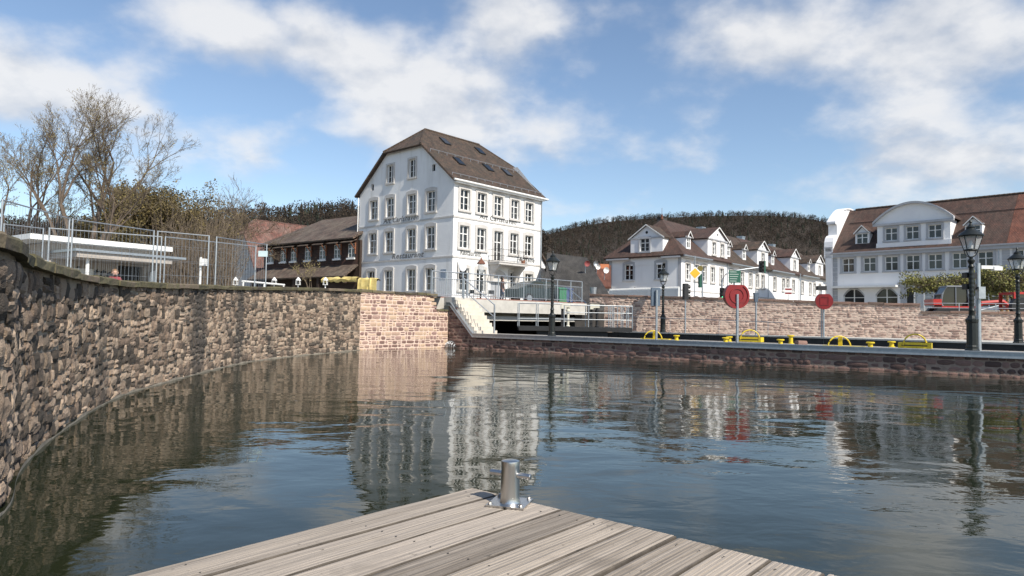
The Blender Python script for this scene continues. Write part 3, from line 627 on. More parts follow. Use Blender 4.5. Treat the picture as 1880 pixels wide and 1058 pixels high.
# ------------------------------------------------------------------ street lamps
def lamp(loc, label, h=3.8, rz=.4):
    t = thing('street_lamp', label, 'street lamp', loc, rz, 'old-style lamps beside the lock'); k = h/3.8
    MB().lathe([(.20,0),(.20,.06),(.165,.10),(.165,.16),(.15,.2),(.145,.86),(.17,.90),(.175,.97),(.13,1.0),(.10,1.08)], n=10).build('pedestal', iron, t, Matrix.Scale(k,4))
    pr = [(.085,1.06),(.08,1.2),(.10,1.24),(.075,1.3)]
    for i in range(8): z = 1.4+i*.13; pr += [(.066,z),(.078,z+.04),(.066,z+.08)]
    pr += [(.06,2.5),(.09,2.55),(.055,2.62),(.095,2.70),(.10,2.74),(.05,2.80),(.05,2.86)]
    MB().lathe(pr, n=12).build('shaft', iron, t, Matrix.Scale(k,4), True)
    mb = MB()
    for i in range(4):
        a = math.pi/2*i; mb.tube([(.03*math.cos(a),.03*math.sin(a),2.82),(.15*math.cos(a),.15*math.sin(a),2.90),(.20*math.cos(a),.20*math.sin(a),3.0),(.185*math.cos(a),.185*math.sin(a),3.06)],.014,5)
    mb.torus((0,0,3.05),.19,.014,Matrix.Rotation(math.pi/2,3,'X'),n=16); mb.build('cradle', iron, t, Matrix.Scale(k,4))
    MB().lathe([(.175,3.06),(.30,3.46)], n=6).build('lantern_glass', clearglass, t, Matrix.Scale(k,4))
    fr = MB()
    for i in range(6):
        a = math.pi/3*i; fr.tube([(.178*math.cos(a),.178*math.sin(a),3.05),(.305*math.cos(a),.305*math.sin(a),3.47)],.013,4)
    for z,r_ in ((3.06,.18),(3.47,.305)):
        p = [(r_*math.cos(math.pi/3*i),r_*math.sin(math.pi/3*i),z) for i in range(7)]; fr.tube(p,.016,4)
    fr.build('lantern_frame', iron, t, Matrix.Scale(k,4))
    MB().lathe([(.34,3.46),(.35,3.49),(.26,3.58),(.15,3.66),(.12,3.70),(.13,3.74),(.06,3.80),(.03,3.86),(.045,3.9),(.01,3.98)], n=12).build('lantern_roof', iron, t, Matrix.Scale(k,4), True)
    MB().lathe([(.05,3.1),(.06,3.2),(.03,3.34)], n=8).build('burner', whitewood, t, Matrix.Scale(k,4))
lamp(quay(s_on_quay(1013,1.2),1.2,QZ-.03),'black ornate street lamp in front of the bridge and gate walkway',3.62)
lamp(quay(s_on_quay(1785,.8),.8,QZ-.03),'nearest and tallest-looking black ornate street lamp on the near quay at right',3.8)
lamp(far(s_on_far(1217,.2),.2),'black ornate street lamp against the shaded end of the white corner house',3.7)
lamp(far(s_on_far(1870,.2),.2),'black ornate street lamp at the right edge beyond the lock',3.75)
# ------------------------------------------------------------------ posts, signs, signals on the quays
def post_at(name, label, cat, base, h, r=.045, m=None, group=None):
    t = thing(name, label, cat, base, 0, group); MB().tube([(0,0,0),(0,0,h)], r, 10).build('post', m or zinc, t, None, True); return t
t = post_at('equipment_post','grey post with blue-grey cabinet left of the far lamp','post', quay(s_on_quay(1205,1.0),1.0,QZ-.03), zat(1205,528,25.5)-QZ)
MB().box((-.02,.16,1.72),(.34,.2,.72)).build('cabinet', bluegrey, t)
def signal_head(t, z, dy, lit=None, rz=0, m=None):
    M = Matrix.Translation((0,dy,z)) @ Matrix.Rotation(rz,4,'Z')
    MB().b2((-.15,-.12,-.45),(.15,.12,.45)).build('signal_head', black, t, M)
    for i in range(3):
        mm = m[i] if m else black; MB().lathe([(.105,0),(.105,.02)], n=12).build('lens', mm, t, M @ Matrix.Translation((0,-.121,.28-.28*i)) @ Matrix.Rotation(math.pi/2,4,'X'))
        MB().lathe([(.12,0),(.12,.14),(.11,.14),(.11,0)], n=10).build('visor', black, t, M @ Matrix.Translation((0,-.12,.28-.28*i)) @ Matrix.Rotation(math.pi/2,4,'X'))
t = post_at('signal_post','thin grey post with black side-on signal head above the lock','traffic light', far(s_on_far(1258,.1),.1), 2.4)
signal_head(t, 2.35, 0, None, 1.75)
def lifebuoy_case(base, h, label, rz, face=True, q=1.0):
    t = post_at('lifebuoy_case', label, 'lifebuoy case', base, h, .05, zinc, 'red lifebuoy cases'); t.rotation_euler[2] = rz; zc = h-.05
    yb = -.09 if face else .09
    prof = []
    for i in range(40):
        a = 2*math.pi*i/40+math.pi/2
        rr = .40*q
        x,z = rr*math.cos(a), rr*math.sin(a)
        if z > .335*q: z = .335*q
        prof.append((x,z))
    MB().prism([(x,yb-.09,zc+z) for x,z in prof],(0,.17,0)).build('shell', red_p, t)
    ring = MB()
    for (ra,rb,ya,yb2) in ((.40*q,.34*q,yb-.09,yb-.12),(.24*q,.20*q,yb-.09,yb-.115)):
        for i in range(32):
            a0,a1 = 2*math.pi*i/32,2*math.pi*(i+1)/32
            if math.sin((a0+a1)/2)*ra > .31*q: continue
            ring.prism([(ra*math.cos(a0),ya,zc+ra*math.sin(a0)),(ra*math.cos(a1),ya,zc+ra*math.sin(a1)),(rb*math.cos(a1),ya,zc+rb*math.sin(a1)),(rb*math.cos(a0),ya,zc+rb*math.sin(a0))],(0,yb2-ya,0))
    if not face: ring.build('rim', red_p, t)
    else:
        fr = MB()
        for a,b in (((-.2,-.2),(-.17,.2)),((.17,-.2),(.2,.2)),((-.17,-.2),(.17,-.17)),((-.17,.17),(.17,.2))): fr.b2((a[0],yb-.11,zc+a[1]),(b[0],yb-.09,zc+b[1]))
        fr.build('hatch_frame', red_p, t)
    return t
b_ = quay(s_on_quay(1353,.5),.5,QZ-.03); hB = zat(1353,543,b_.y)-b_.z+.05
t = lifebuoy_case(b_, hB, 'larger red round lifebuoy case on a grey post, with green sign above', .12, False, 1.16)
t.children[0].location.y -= .02
b_ = far(s_on_far(1512,.1),.1); lifebuoy_case(b_, zat(1512,553,b_.y)-b_.z+.05, 'smaller red lifebuoy case with square hatch further along the lock', -.2, True)
t = post_at('signal_box_post','thin post with pale grey box right of the near red disc','post', far(s_on_far(1388,.1),.1), 2.35); MB().lathe([(.10,1.75),(.17,2.2),(.17,2.22)], n=4, rot=.78).build('box', bluegrey, t)
t = post_at('service_pole','grey steel pole with switch box and signals right behind the nearest lamp','pole', quay(s_on_quay(1797,1.1),1.1,QZ-.03), zat(1797,487,21)-QZ+.05, .075)
hp = zat(1797,487,21)-QZ
MB().box((0,-.12,hp-.85),(.2,.14,.36)).build('switch_box', zinc, t); MB().b2((-.42,-.1,hp-.40),(-.10,.1,hp-.24)).build('signal_visor', black, t); MB().b2((-.42,-.1,hp-.75),(-.10,.1,hp-.59)).build('signal_visor', black, t)
MB().b2((.08,-.06,hp-.12),(.62,.06,hp-.02)).b2((.45,-.08,hp-.16),(.7,.08,hp-.04)).build('camera_arm', whitewood, t)
t = post_at('small_spotlight','black spotlight box on the smaller red case','spotlight', far(s_on_far(1508,.1),.1), 2.45, .03); MB().b2((-.2,-.12,2.3),(.22,.12,2.5)).build('head', black, t)
pl = thing('handrail_pipe','thin grey pipe rail in front of the garden wall','rail', far(s_on_far(1148,-.1),-.1)); pi_ = Matrix.Translation(-pl.location)
MB().tube([far(s_on_far(1143,-.1),-.1,.76),far(s_on_far(1144,-.1),-.1,1.5),far(s_on_far(1150,-.1),-.1,1.66),far(s_on_far(1438,-.1),-.1,1.46)],.018,6).build('pipe', zinc, pl, pi_)
for px in (1230,1320,1410): q = far(s_on_far(px,-.1),-.1,.76); MB().tube([q,q+Vector((0,0,.78))],.014,5).build('post', zinc, pl, pi_)
# round trash grille at the quay corner
gr = thing('outlet_grille','domed steel bar grille over outlet at the quay corner','grille', quay(.22,-.02,0))
M3 = Matrix.Rotation(math.atan2(qd.y,qd.x),3,'Z'); mb = MB(); Rg = .33
for i in range(7):
    x = -.28+.093*i; rr = math.sqrt(max(.001,Rg*Rg-x*x)); mb.tube([M3@Vector((x,-rr*.7*math.cos(a)-.0,rr*math.sin(a)*1.0)) for a in [math.pi*k/10-math.pi/2*0 for k in range(0,6)]],.010,4)
for k in range(4):
    z = .06+.08*k; rr = math.sqrt(Rg*Rg-z*z); mb.tube([M3@Vector((rr*math.cos(a),-.7*rr*math.sin(a),z)) for a in [math.pi*j/12 for j in range(13)]],.010,4)
mb.build('bars', zinc, gr)
# ================================================================== BUILDINGS
def clip(poly, outline):
    out = poly
    for i in range(len(outline)):
        a,b = outline[i],outline[(i+1)%len(outline)]; inp = out; out = []
        if not inp: return []
        side = lambda p: (b[0]-a[0])*(p[1]-a[1])-(b[1]-a[1])*(p[0]-a[0])
        for j in range(len(inp)):
            p,q = inp[j],inp[(j+1)%len(inp)]; sp_,sq = side(p),side(q)
            if sp_ >= -1e-9: out.append(p)
            if (sp_ > 1e-9 and sq < -1e-9) or (sp_ < -1e-9 and sq > 1e-9):
                t = sp_/(sp_-sq); out.append((p[0]+(q[0]-p[0])*t, p[1]+(q[1]-p[1])*t))
    return out
def facade(parent, M, outline, openings, m, depth=.22, name='wall', th=.3):
    """outline: convex counter-clockwise (u,z); openings (u0,u1,z0,z1) are real holes with reveals"""
    us = sorted({p[0] for p in outline}|{o[i] for o in openings for i in (0,1)}); zs = sorted({p[1] for p in outline}|{o[i] for o in openings for i in (2,3)})
    mb = MB()
    for a,b in zip(us,us[1:]):
        for c,d in zip(zs,zs[1:]):
            if any(o[0]-1e-6<=a and b<=o[1]+1e-6 and o[2]-1e-6<=c and d<=o[3]+1e-6 for o in openings): continue
            q = clip([(a,c),(b,c),(b,d),(a,d)], outline)
            if len(q) >= 3: mb.add([(p[0],0,p[1]) for p in q], [tuple(range(len(q)))])
    for a,b,c,d in openings:
        mb.add([(a,0,c),(b,0,c),(b,0,d),(a,0,d),(a,depth,c),(b,depth,c),(b,depth,d),(a,depth,d)], [(0,1,5,4),(1,2,6,5),(2,3,7,6),(3,0,4,7)])
    return mb.build(name, m, parent, M)
WC = {}
def window(parent, M, u, z, wd, ht, style='cross', sur=True, trim=None, arch=True, depth=.18, rows=(.33,.67), sill=True, dark=None, sw=.2):
    """part window (frame + glazing bars) with sub-parts pane, surround, sill"""
    key = (round(wd,2),round(ht,2),style,sur,arch,trim.name if trim else '',sw,depth,sill)
    if key not in WC:
        f = MB(); t = .06; y0,y1 = depth-.06,depth-.005
        f.b2((-wd/2,y0,0),(-wd/2+t,y1,ht)).b2((wd/2-t,y0,0),(wd/2,y1,ht)).b2((-wd/2+t,y0,0),(wd/2-t,y1,t)).b2((-wd/2+t,y0,ht-t),(wd/2-t,y1,ht))
        f.b2((-.045,y0-.012,t),(.045,y1-.003,ht-t))
        if style == 'cross': f.b2((-wd/2+t,y0-.006,ht*.62),(wd/2-t,y1-.006,ht*.62+.07)); bars = [ht*.31]
        elif style == 'mid': f.b2((-wd/2+t,y0-.006,ht*.56),(wd/2-t,y1-.006,ht*.56+.07)); bars = []
        else: bars = [ht*k/3 for k in (1,2)]
        for b in bars: f.b2((-wd/2+t,y0+.01,b-.012),(wd/2-t,y1-.009,b+.012))
        pn = MB().b2((-wd/2+.02,depth-.02,.02),(wd/2-.02,depth+.01,ht-.02))
        so_ = MB(); si = MB()
        if sur:
            a = .12 if arch else 0; n = 8 if arch else 1; x0 = wd/2; x1 = wd/2+sw; y = -.075
            so_.b2((-x1,y,-.02),(-x0,.02,ht)); so_.b2((x0,y,-.02),(x1,.02,ht))
            top = [(-x1+2*x1*i/n, ht+sw+a*(1-(2*i/n-1)**2)) for i in range(n+1)]; bot = [(-x1+2*x1*i/n, ht) for i in range(n+1)]
            for i in range(n): so_.prism([(bot[i][0],y,bot[i][1]),(bot[i+1][0],y,bot[i+1][1]),(top[i+1][0],y,top[i+1][1]),(top[i][0],y,top[i][1])],(0,.095,0))
        if sill: si.b2((-wd/2-sw-.03,-.13,-.17),(wd/2+sw+.03,.03,-.021))
        WC[key] = (f.mesh('window',whitewood), pn.mesh('pane',pane), so_.mesh('surround',trim or stone_trim) if sur else None, si.mesh('sill',trim or stone_trim) if sill else None)
    f,pn,su,si = WC[key]
    o = link('window', f, parent, M @ Matrix.Translation((u,0,z))); link('pane', pn, o)
    if su: link('surround', su, o)
    if si: link('sill', si, o)
    return o
def opens(ws): return [(u-w/2,u+w/2,z,z+h) for u,z,w,h in ws]
def u_at(M, Mp, px, z):           # position along a facade where column px meets it
    lo,hi = -40,60; best = None
    W = Mp @ M
    for _ in range(60):
        m = (lo+hi)/2; v = W @ Vector((m,0,z)); d = v-CAM
        q = 940+FPX*d.dot(CR)/max(.1,d.dot(_f0))
        if q < px: lo = m
        else: hi = m
    return lo
def band(parent, M, u0, u1, z, h=.12, pr=.05, m=None, name='band'): return MB().b2((u0,-pr,z),(u1,.02,z+h)).build(name, m or plaster, parent, M)
def downpipe(parent, M, u, z0, z1): return MB().tube([(u,-.09,z0),(u,-.09,z1)],.045,8).build('downpipe', zinc, parent, M, True)
# ------------------------------------------------------------------ A. the inn
Cn = P(829,52,2.4); th = math.atan2(1,.901); A_L, A_R = 12.2, 10.6
inn = thing('inn', 'tall white three-storey inn with brown half-hipped roof and lettered walls', 'building', (Cn.x,Cn.y,0), th)
IM = Matrix.Translation(inn.location) @ Matrix.Rotation(th,4,'Z')
ML = Tm(0,A_L,0,-math.pi/2); MR = Tm(0,0,0,0)
EZ, HZ, RZ = 12.2, 15.3, 17.45; g0 = 1.6
uL = .244*A_L; uR = A_L-.296*A_L
outl = [(0,g0),(A_L,g0),(A_L,EZ),(uR,HZ),(uL,HZ),(0,EZ)]
wl = []
for row,(pxs_,zb,ht) in enumerate((((684,714,755,790),6.5+.35,1.75),((686,716,756,791),9.2+.62,1.62))):
    for px in pxs_: wl.append((u_at(ML,IM,px,zb), zb, 1.02, ht))
for px in (681,713,755,789): wl.append((u_at(ML,IM,px,4), 3.55, 1.02, 1.75))
att = [(u_at(ML,IM,px,13.2), zb, .85, 1.5) for px,zb in ((717,12.75),(757,12.85))]
vents = [(u_at(ML,IM,684,13), 12.35, .4, .55), (u_at(ML,IM,796,13), 13.0, .4, .55)]
facade(inn, ML, outl, opens(wl+att+vents), plaster)
for x in wl: window(inn, ML, *x)
for x in att: window(inn, ML, *x, style='grid', arch=False, sw=.15)
for x in vents: MB().b2((x[0]-.2,.18,x[1]),(x[0]+.2,.2,x[1]+.55)).build('vent', black, inn, ML)
wr = []
for px in (853,884,914.5,945,971): wr.append((u_at(MR,IM,px,10), 9.2+.62, 1.0, 1.62))
for k,px in enumerate((851.5,883,914,943,970)):
    if k != 2: wr.append((u_at(MR,IM,px,7), 6.85, 1.0, 1.75))
door2 = (u_at(MR,IM,914,7), 6.12, 1.0, 2.45)
for k,px in enumerate((851,882,943,970)): wr.append((u_at(MR,IM,px,4), 3.55, 1.0, 1.75))
ud = u_at(MR,IM,912,4); mdoor = (ud, 2.2, 1.5, 2.7)
facade(inn, MR, [(0,g0),(A_R,g0),(A_R,EZ),(0,EZ)], opens(wr+[door2,mdoor]), plaster)
for x in wr: window(inn, MR, *x)
window(inn, MR, *door2, sill=False)
MB().b2((ud-.75,.14,2.2),(ud+.75,.2,4.9)).build('door', greytrim, inn, MR)
MB().b2((ud-.02,.125,2.3),(ud+.02,.139,4.6)).build('door_seam', darkletter, inn, MR)
for M_,LL in ((ML,A_L),(MR,A_R)):
    for z in (9.2,6.1): band(inn, M_, 0 if M_ is ML else -.05, LL+(.05 if M_ is ML else 0), z-.06, .13, .05, stone_trim)
facade(inn, Tm(A_R,0,0,math.pi/2), [(0,g0),(A_L,g0),(A_L,EZ),(A_L-uL,HZ),(uL,HZ),(0,EZ)], [], plaster); facade(inn, Tm(A_R,A_L,0,math.pi), [(0,g0),(A_R,g0),(A_R,EZ),(0,EZ)], [], plaster)
ov = .35; yc = A_L/2; ins = 2.1
rf = MB(); e = EZ-.18
def pitch(yy): return e+(RZ-e)*(yy+ov)/(yc+ov)
ys_ = (HZ+.12-e)/(RZ-e)*(yc+ov)-ov
for f in (0,1):
    Y = (lambda y: y) if f == 0 else (lambda y: A_L-y)
    rf.slab([(-ov,Y(-ov),e),(A_R+ov,Y(-ov),e),(A_R+ov,Y(ys_),HZ+.12),(A_R-ins+.2,Y(yc),RZ),(ins,Y(yc),RZ),(-ov,Y(ys_),HZ+.12)], .16)
rf.slab([(-ov-.05,ys_-.1,HZ),(-ov-.05,A_L-ys_+.1,HZ),(ins,yc,RZ+.01)], .16); rf.slab([(A_R+ov+.05,ys_-.1,HZ),(A_R+ov+.05,A_L-ys_+.1,HZ),(A_R-ins+.2,yc,RZ+.01)], .16)
roof = rf.build('roof', tile_brown, inn)
rg = MB(); n = 26
for i in range(n): 
    x = ins+(A_R-2*ins+.2)*i/n; rg.tube([(x,yc,RZ+.02),(x+(A_R-2*ins+.2)/n*1.05,yc,RZ+.035)],.10,6)
for (a,b) in (((ins,yc,RZ),(-ov,ys_,HZ+.1)),((ins,yc,RZ),(-ov,A_L-ys_,HZ+.1)),((A_R-ins+.2,yc,RZ),(A_R+ov,ys_,HZ+.1))):
    a,b = Vector(a),Vector(b)
    for i in range(14): rg.tube([a.lerp(b,i/14),a.lerp(b,(i+1.1)/14)],.085,6)
rg.build('ridge_tiles', tile_brown, roof)
def on_roof(x, y, dz=.0): return Vector((x,y,pitch(y)+dz))
sl_dir = Vector((0,yc+ov,RZ-e)).normalized(); sl_n = Vector((0,-sl_dir.z,sl_dir.y))
for px,py in ((818,261),(881,278),(844,297),(895,308),(930,318)):
    best = None
    for i in range(60):
        for j in range(40):
            v = on_roof(.2+i*.17, j*.15); q = IM@v-CAM; X = 940+FPX*q.dot(CR)/q.dot(_f0); Yq = 529-FPX*q.dot(CU)/q.dot(_f0); dd = (X-px)**2+(Yq-py)**2
            if best is None or dd < best[0]: best = (dd,v)
    v = best[1]; Mx = Matrix((Vector((1,0,0)),sl_dir,sl_n)).transposed().to_4x4(); Mx.translation = v
    sk = MB().b2((-.36,-.55,0),(.36,.55,.09)).build('skylight', darkmetal, roof, Mx); MB().b2((-.28,-.46,.091),(.28,.46,.1)).build('pane', pane, sk)
for yy,h_,nm in ((2.75,.22,'snow_rail'),(.12,.18,'snow_rail')):
    sr = MB(); a = on_roof(-.1,yy,h_); b = on_roof(A_R+.1,yy,h_); sr.tube([a,b],.022,5)
    for i in range(13): c = a.lerp(b,i/12); sr.tube([c,c-Vector((0,0,h_+.05))],.016,4)
    sr.build(nm, zinc, roof)
MB().tube([(-ov,-ov-.06,e-.04),(A_R+ov,-ov-.06,e-.04)],.085,8).build('gutter', whitewood, inn, None, True); MB().b2((-.02,-ov,e-.22),(A_R+.02,-.002,e-.10)).build('eaves_board', whitewood, inn)
downpipe(inn, MR, A_R-.12, 2.3, e-.1); MB().tube([(-.1,A_L+.05,2.3),(-.1,A_L+.05,EZ-.3)],.045,8).build('downpipe', whitewood, inn, None, True)
zt = 9.32; u0 = u_at(ML,IM,704,zt); k_ = (u_at(ML,IM,769,zt)-u0)/3.95; text_part(inn,'lettering','Alt',.62,ML@Tm(u0,-.012,zt),letter,.25,sx=k_); text_part(inn,'lettering','Carlshaven',.62,ML@Tm(u0+1.02*k_,-.012,zt),letter,.25,sx=k_*.97)
zt = 6.25; u0 = u_at(ML,IM,719,zt); text_part(inn,'lettering','Restaurant',.62,ML@Tm(u0,-.012,zt),letter,.25,sx=(u_at(ML,IM,779,zt)-u0)/3.05)
zt = 9.36; u0 = u_at(MR,IM,880,zt); k_ = (u_at(MR,IM,948,zt)-u0)/3.95; text_part(inn,'lettering','Alt',.62,MR@Tm(u0,-.012,zt),letter_pale,.25,sx=k_); text_part(inn,'lettering','Carlshaven',.62,MR@Tm(u0+1.02*k_,-.012,zt),letter_pale,.25,sx=k_*.97)
zt = 6.32; u0 = u_at(MR,IM,844,zt); text_part(inn,'lettering','Restaurant',.6,MR@Tm(u0,-.012,zt),letter_pale,.25,sx=(u_at(MR,IM,884,zt)-u0)/3.0)
u0 = u_at(MR,IM,953,zt); text_part(inn,'lettering','& Weine',.56,MR@Tm(u0,-.012,zt),letter_pale,.25,sx=(u_at(MR,IM,980,zt)-u0)/2.1)
# balcony
ub = (u_at(MR,IM,896,6)+u_at(MR,IM,949,6))/2; bw = u_at(MR,IM,949,6)-u_at(MR,IM,896,6)
MB().b2((ub-bw/2,-1.25,5.75),(ub+bw/2,-.01,5.93)).b2((ub-bw/2-.05,-1.3,5.93),(ub+bw/2+.05,-.01,5.98)).build('balcony_slab', stone_trim, inn, MR)
for s in (-1,1):
    pr = [(0,4.35),(-.18,4.4),(-.3,4.8),(-.7,5.3),(-1.05,5.6),(-1.05,5.749),(0,5.749)]
    x0 = ub+s*(bw/2-.28); MB().prism([(x0-.13,y-.005,z) for y,z in pr],(.26,0,0)).build('balcony_bracket', stone_trim, inn, MR)
mb = MB(); x0,x1 = ub-bw/2,ub+bw/2
for z in (6.08,6.45,6.98): mb.tube([(x0,-.02,z),(x0,-1.22,z),(x1,-1.22,z),(x1,-.02,z)],.018,4)
k = int(bw/.16)
for i in range(k+1): x = x0+bw*i/k; mb.tube([(x,-1.22,5.98),(x,-1.22,6.98)],.010,4)
for i in range(7): 
    for x in (x0,x1): y = -1.22+1.2*i/7; mb.tube([(x,y,5.98),(x,y,6.98)],.010,4)
for i in range(k//2): x = x0+bw*(2*i+1)/k; mb.torus((x,-1.225,6.26),.10,.008,Matrix.Identity(3),n=8,k=4)
mb.build('balcony_railing', darkmetal, inn, MR)
pn_ = []
for i in range(9): a = math.pi*i/8; pn_.append((ud+1.15*math.cos(a), 4.55+.85*math.sin(a)))
MB().prism([(x,-.12,z) for x,z in pn_]+[(ud-1.15,-.12,4.4),(ud+1.15,-.12,4.4)],(0,.11,0)).build('door_hood', stone_trim, inn, MR)
pot = thing('flower_pot','terracotta pot with plant on the inn balcony','flower pot', IM@MR@Vector((x1-.35,-1.0,5.98))); MB().lathe([(.13,0),(.19,.28),(.2,.3)], n=10).build('pot', mat('terracotta',(.45,.2,.12)), pot)
# hanging signs and lantern before the inn
us_ = u_at(MR,IM,841,5); hs = thing('inn_sign','round white sign above black board hanging from iron bracket on the inn','sign', IM@MR@Vector((us_,-.05,4.6)), th)
MB().tube([(-.1,0,1.1),(-.1,-.0,-.4)],.025,5).tube([(-.3,0,.28),(.8,-.0,.28)],.02,5).build('bracket', darkmetal, hs)
MB().lathe([(.40,-.05),(.40,.05)], n=20).build('disc', mat('sign_white',(.62,.64,.66),(.5,.52,.56),.5), hs, Matrix.Translation((.38,-.03,.80)) @ Matrix.Rotation(math.pi/2,4,'X')); MB().b2((.0,-.06,-.15),(.85,.02,.24)).build('board', black, hs)
MB().b2((.1,-.064,.02),(.75,-.0605,.08)).build('lettering_strip', letter_pale, hs)
ul = u_at(MR,IM,882,4); ln_ = thing('lantern_post','copper-roofed lantern on black post before the inn','street lamp', IM@MR@Vector((ul,-2.5,0)), 0); ln_.location.z = gz(ln_.location.x,ln_.location.y)
ln_.location = P(882,46.5,gz(*P(882,46.5,2)[:2])); 
MB().tube([(0,0,0),(0,0,2.0)],.06,8).build('post', iron, ln_); MB().lathe([(.14,2.0),(.24,2.65)], n=6).build('lantern_glass', clearglass, ln_); MB().lathe([(.32,2.65),(.2,2.82),(.07,2.95),(.03,3.1)], n=6).build('lantern_roof', mat('copper_brown',(.22,.09,.05),(.14,.06,.04),.5,.3), ln_)
wp_ = u_at(ML,IM,814,4.6); MB().b2((wp_-.3,-.03,4.45),(wp_+.3,-.005,5.15)).build('plaque', mat('grey_blue_plaque',(.30,.36,.44),(.2,.25,.32),.5,scale=9), inn, ML)
# ------------------------------------------------------------------ B. annexe right of the inn and grey roofed house
ax = thing('white_annexe','narrow white gabled annexe against the right side of the inn','building', IM@Vector((A_R+.02,1.0,0)), th)
facade(ax, Tm(0,0,0), [(0,1.6),(2.6,1.6),(2.6,5.6),(0,8.2)], [(.5,1.5,2.9,4.2)], plaster2); window(ax, Tm(0,0,0), 1.0, 2.9, 1.0, 1.3, style='mid', sur=False)
MB().slab([(-.0,-.25,8.42),(2.9,-.25,5.5),(2.9,6,5.5),(0,6,8.42)],.15).build('roof', tile_brown, ax); MB().b2((.01,.26,1.6),(2.58,5.9,5.4)).build('body', plaster2, ax)
text_part(ax,'lettering','doff',.6,Tm(.12,-.012,4.75),letter,.35)
gh = thing('grey_roof_house','low house with big dark grey tiled roof right of the bridge','building', P(1004,60,0)); gi2 = Matrix.Translation(-gh.location)
e0,e1,r0_,r1_ = at(1000,556,54),at(1128,556,52),at(1004,464,60),at(1077,473,59)
MB().slab([e0,e1,r1_,r0_],.2).build('roof', slate, gh, gi2)
bk = Vector((0,6,0)); MB().slab([r0_,r1_,r1_+Vector((3,5,-4)),r0_+Vector((0,6,-4))],.2).build('back_roof', slate, gh, gi2)
MB().prism([Vector((p.x,p.y+.5,1.5)) for p in (e0,e1)]+[Vector((r1_.x+2,r1_.y+4,1.5)),Vector((r0_.x,r0_.y+5,1.5))],(0,0,e0.z-1.4)).build('wall', mat('brick_red_wall',(.25,.10,.08),(.17,.07,.06),.9,scale=4), gh, gi2)
def dish(px,py,Y,label,m,r_=.42):
    p = at(px,py,Y); t = thing('satellite_dish',label,'satellite dish',p-Vector((0,0,.7)),.3,'satellite dishes on the roofs')
    MB().lathe([(.02,.0),(r_*.6,.04),(r_,.12),(r_,.14),(r_*.6,.06),(.02,.02)], n=16).build('dish', m, t, Matrix.Translation((0,0,.7)) @ Matrix.Rotation(math.pi*.55,4,'X'), True); MB().tube([(0,.02,.7),(0,.25,.55),(0,.25,-.15)],.025,6).build('mast', zinc, t)
dish(1077,484,56.5,'dark red satellite dish on the grey roof',mat('dish_red',(.25,.06,.06)),.25); dish(1093,484,60,'grey satellite dish at the roof edge',zinc,.24); dish(1097,490,58,'white satellite dish beside the grey one',whitewood,.22); dish(1112,496,60,'white satellite dish against the orange chimney',whitewood,.27)
oc = thing('orange_shed','orange red tiled roof patch between grey house and corner house','building', P(1110,66,0)); 
MB().slab([P(1092,64,4.6),P(1122,64,4.6),P(1122,69,7.0),P(1098,69,7.2)],.2).build('roof', tile_fresh, oc, Matrix.Translation(-oc.location)); MB().prism([P(1094,64.3,1.5),P(1120,64.3,1.5),P(1120,69,1.5),P(1094,69,1.5)],(0,0,3.1)).build('wall', greyplaster, oc, Matrix.Translation(-oc.location))
MB().prism([P(1102,68,6.2),P(1118,68,6.2),P(1118,68.6,6.2),P(1102,68.6,6.2)],(0,0,.85)).build('chimney', mat('orange_brick',(.55,.20,.09),(.42,.15,.07)), oc, Matrix.Translation(-oc.location))
# ------------------------------------------------------------------ C. white row houses
C1 = P(1250,65,0); t1 = math.atan2(1,.865); RM = Matrix.Translation((C1.x,C1.y,0)) @ Matrix.Rotation(t1,4,'Z')
EZ2, DEP = 7.86, 8.1
def s_row(px, z=7): return u_at(Matrix.Identity(4), RM, px, z)
bounds = [0, s_row(1336), s_row(1411), s_row(1467), s_row(1522)]
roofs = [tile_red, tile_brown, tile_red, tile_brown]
labels = ['white corner house with red hipped roof and pedimented gables','second white row house, brown roofed, behind the hanging traffic light','third white row house with red roof and small white dormer','last white row house before the big house, with brown roof']
def pediment(par, M, u0, u1, zb, zt_, back, rm, m=plaster2, hole_=True, ov=.22):
    c = (u0+u1)/2; MB().prism([(u0,0,zb),(u1,0,zb),(c,0,zt_)],(0,.25,0)).build('gable', m, par, M)
    rr = MB()
    for s in (0,1):
        a = u0-ov if s == 0 else u1+ov
        rr.slab([(a,-.2,zb-.08),(c,-.2,zt_+.14),(c,back,zt_+.14),(a,back,zb-.08)],.13)
    rr.build('gable_roof', rm, par, M)
    MB().b2((u0-.15,-.14,zb-.16),(u1+.15,.02,zb-.02)).build('cornice', greytrim, par, M)
    tr = MB()
    for s in (-1,1):
        x = u0-ov if s < 0 else u1+ov; tr.prism([(x,-.23,zb-.22),(c,-.23,zt_+.02),(c,-.23,zt_+.13),(x,-.23,zb-.09)],(0,.028,0))
    tr.build('verge_board', whitewood, par, M)
    if hole_: MB().lathe([(.14,0),(.14,.02)], n=12).build('round_vent', black, par, M @ Matrix.Translation((c,-.001,zb+(zt_-zb)*.42)) @ Matrix.Rotation(math.pi/2,4,'X'))
def little_dormer(par, M, u, y, z, wd, ht, rm, back=1.8, sidem=plaster2):
    MB().b2((u-wd/2,y,z),(u-wd/2+.12,y+back,z+ht)).b2((u+wd/2-.12,y,z),(u+wd/2,y+back,z+ht)).b2((u-wd/2+.12,y,z),(u+wd/2-.12,y+.1,z+.15)).b2((u-wd/2+.12,y,z+ht-.15),(u+wd/2-.12,y+.1,z+ht)).build('dormer_cheeks', sidem, par, M)
    window(par, M @ Matrix.Translation((0,y,0)), u, z+.15, wd-.24, ht-.3, style='mid', sur=False, sill=False, depth=.07)
    pediment(par, M @ Matrix.Translation((0,y,0)), u-wd/2, u+wd/2, z+ht, z+ht+wd*.42, back, rm, sidem, False, .1)
RIDGE2 = 12.0
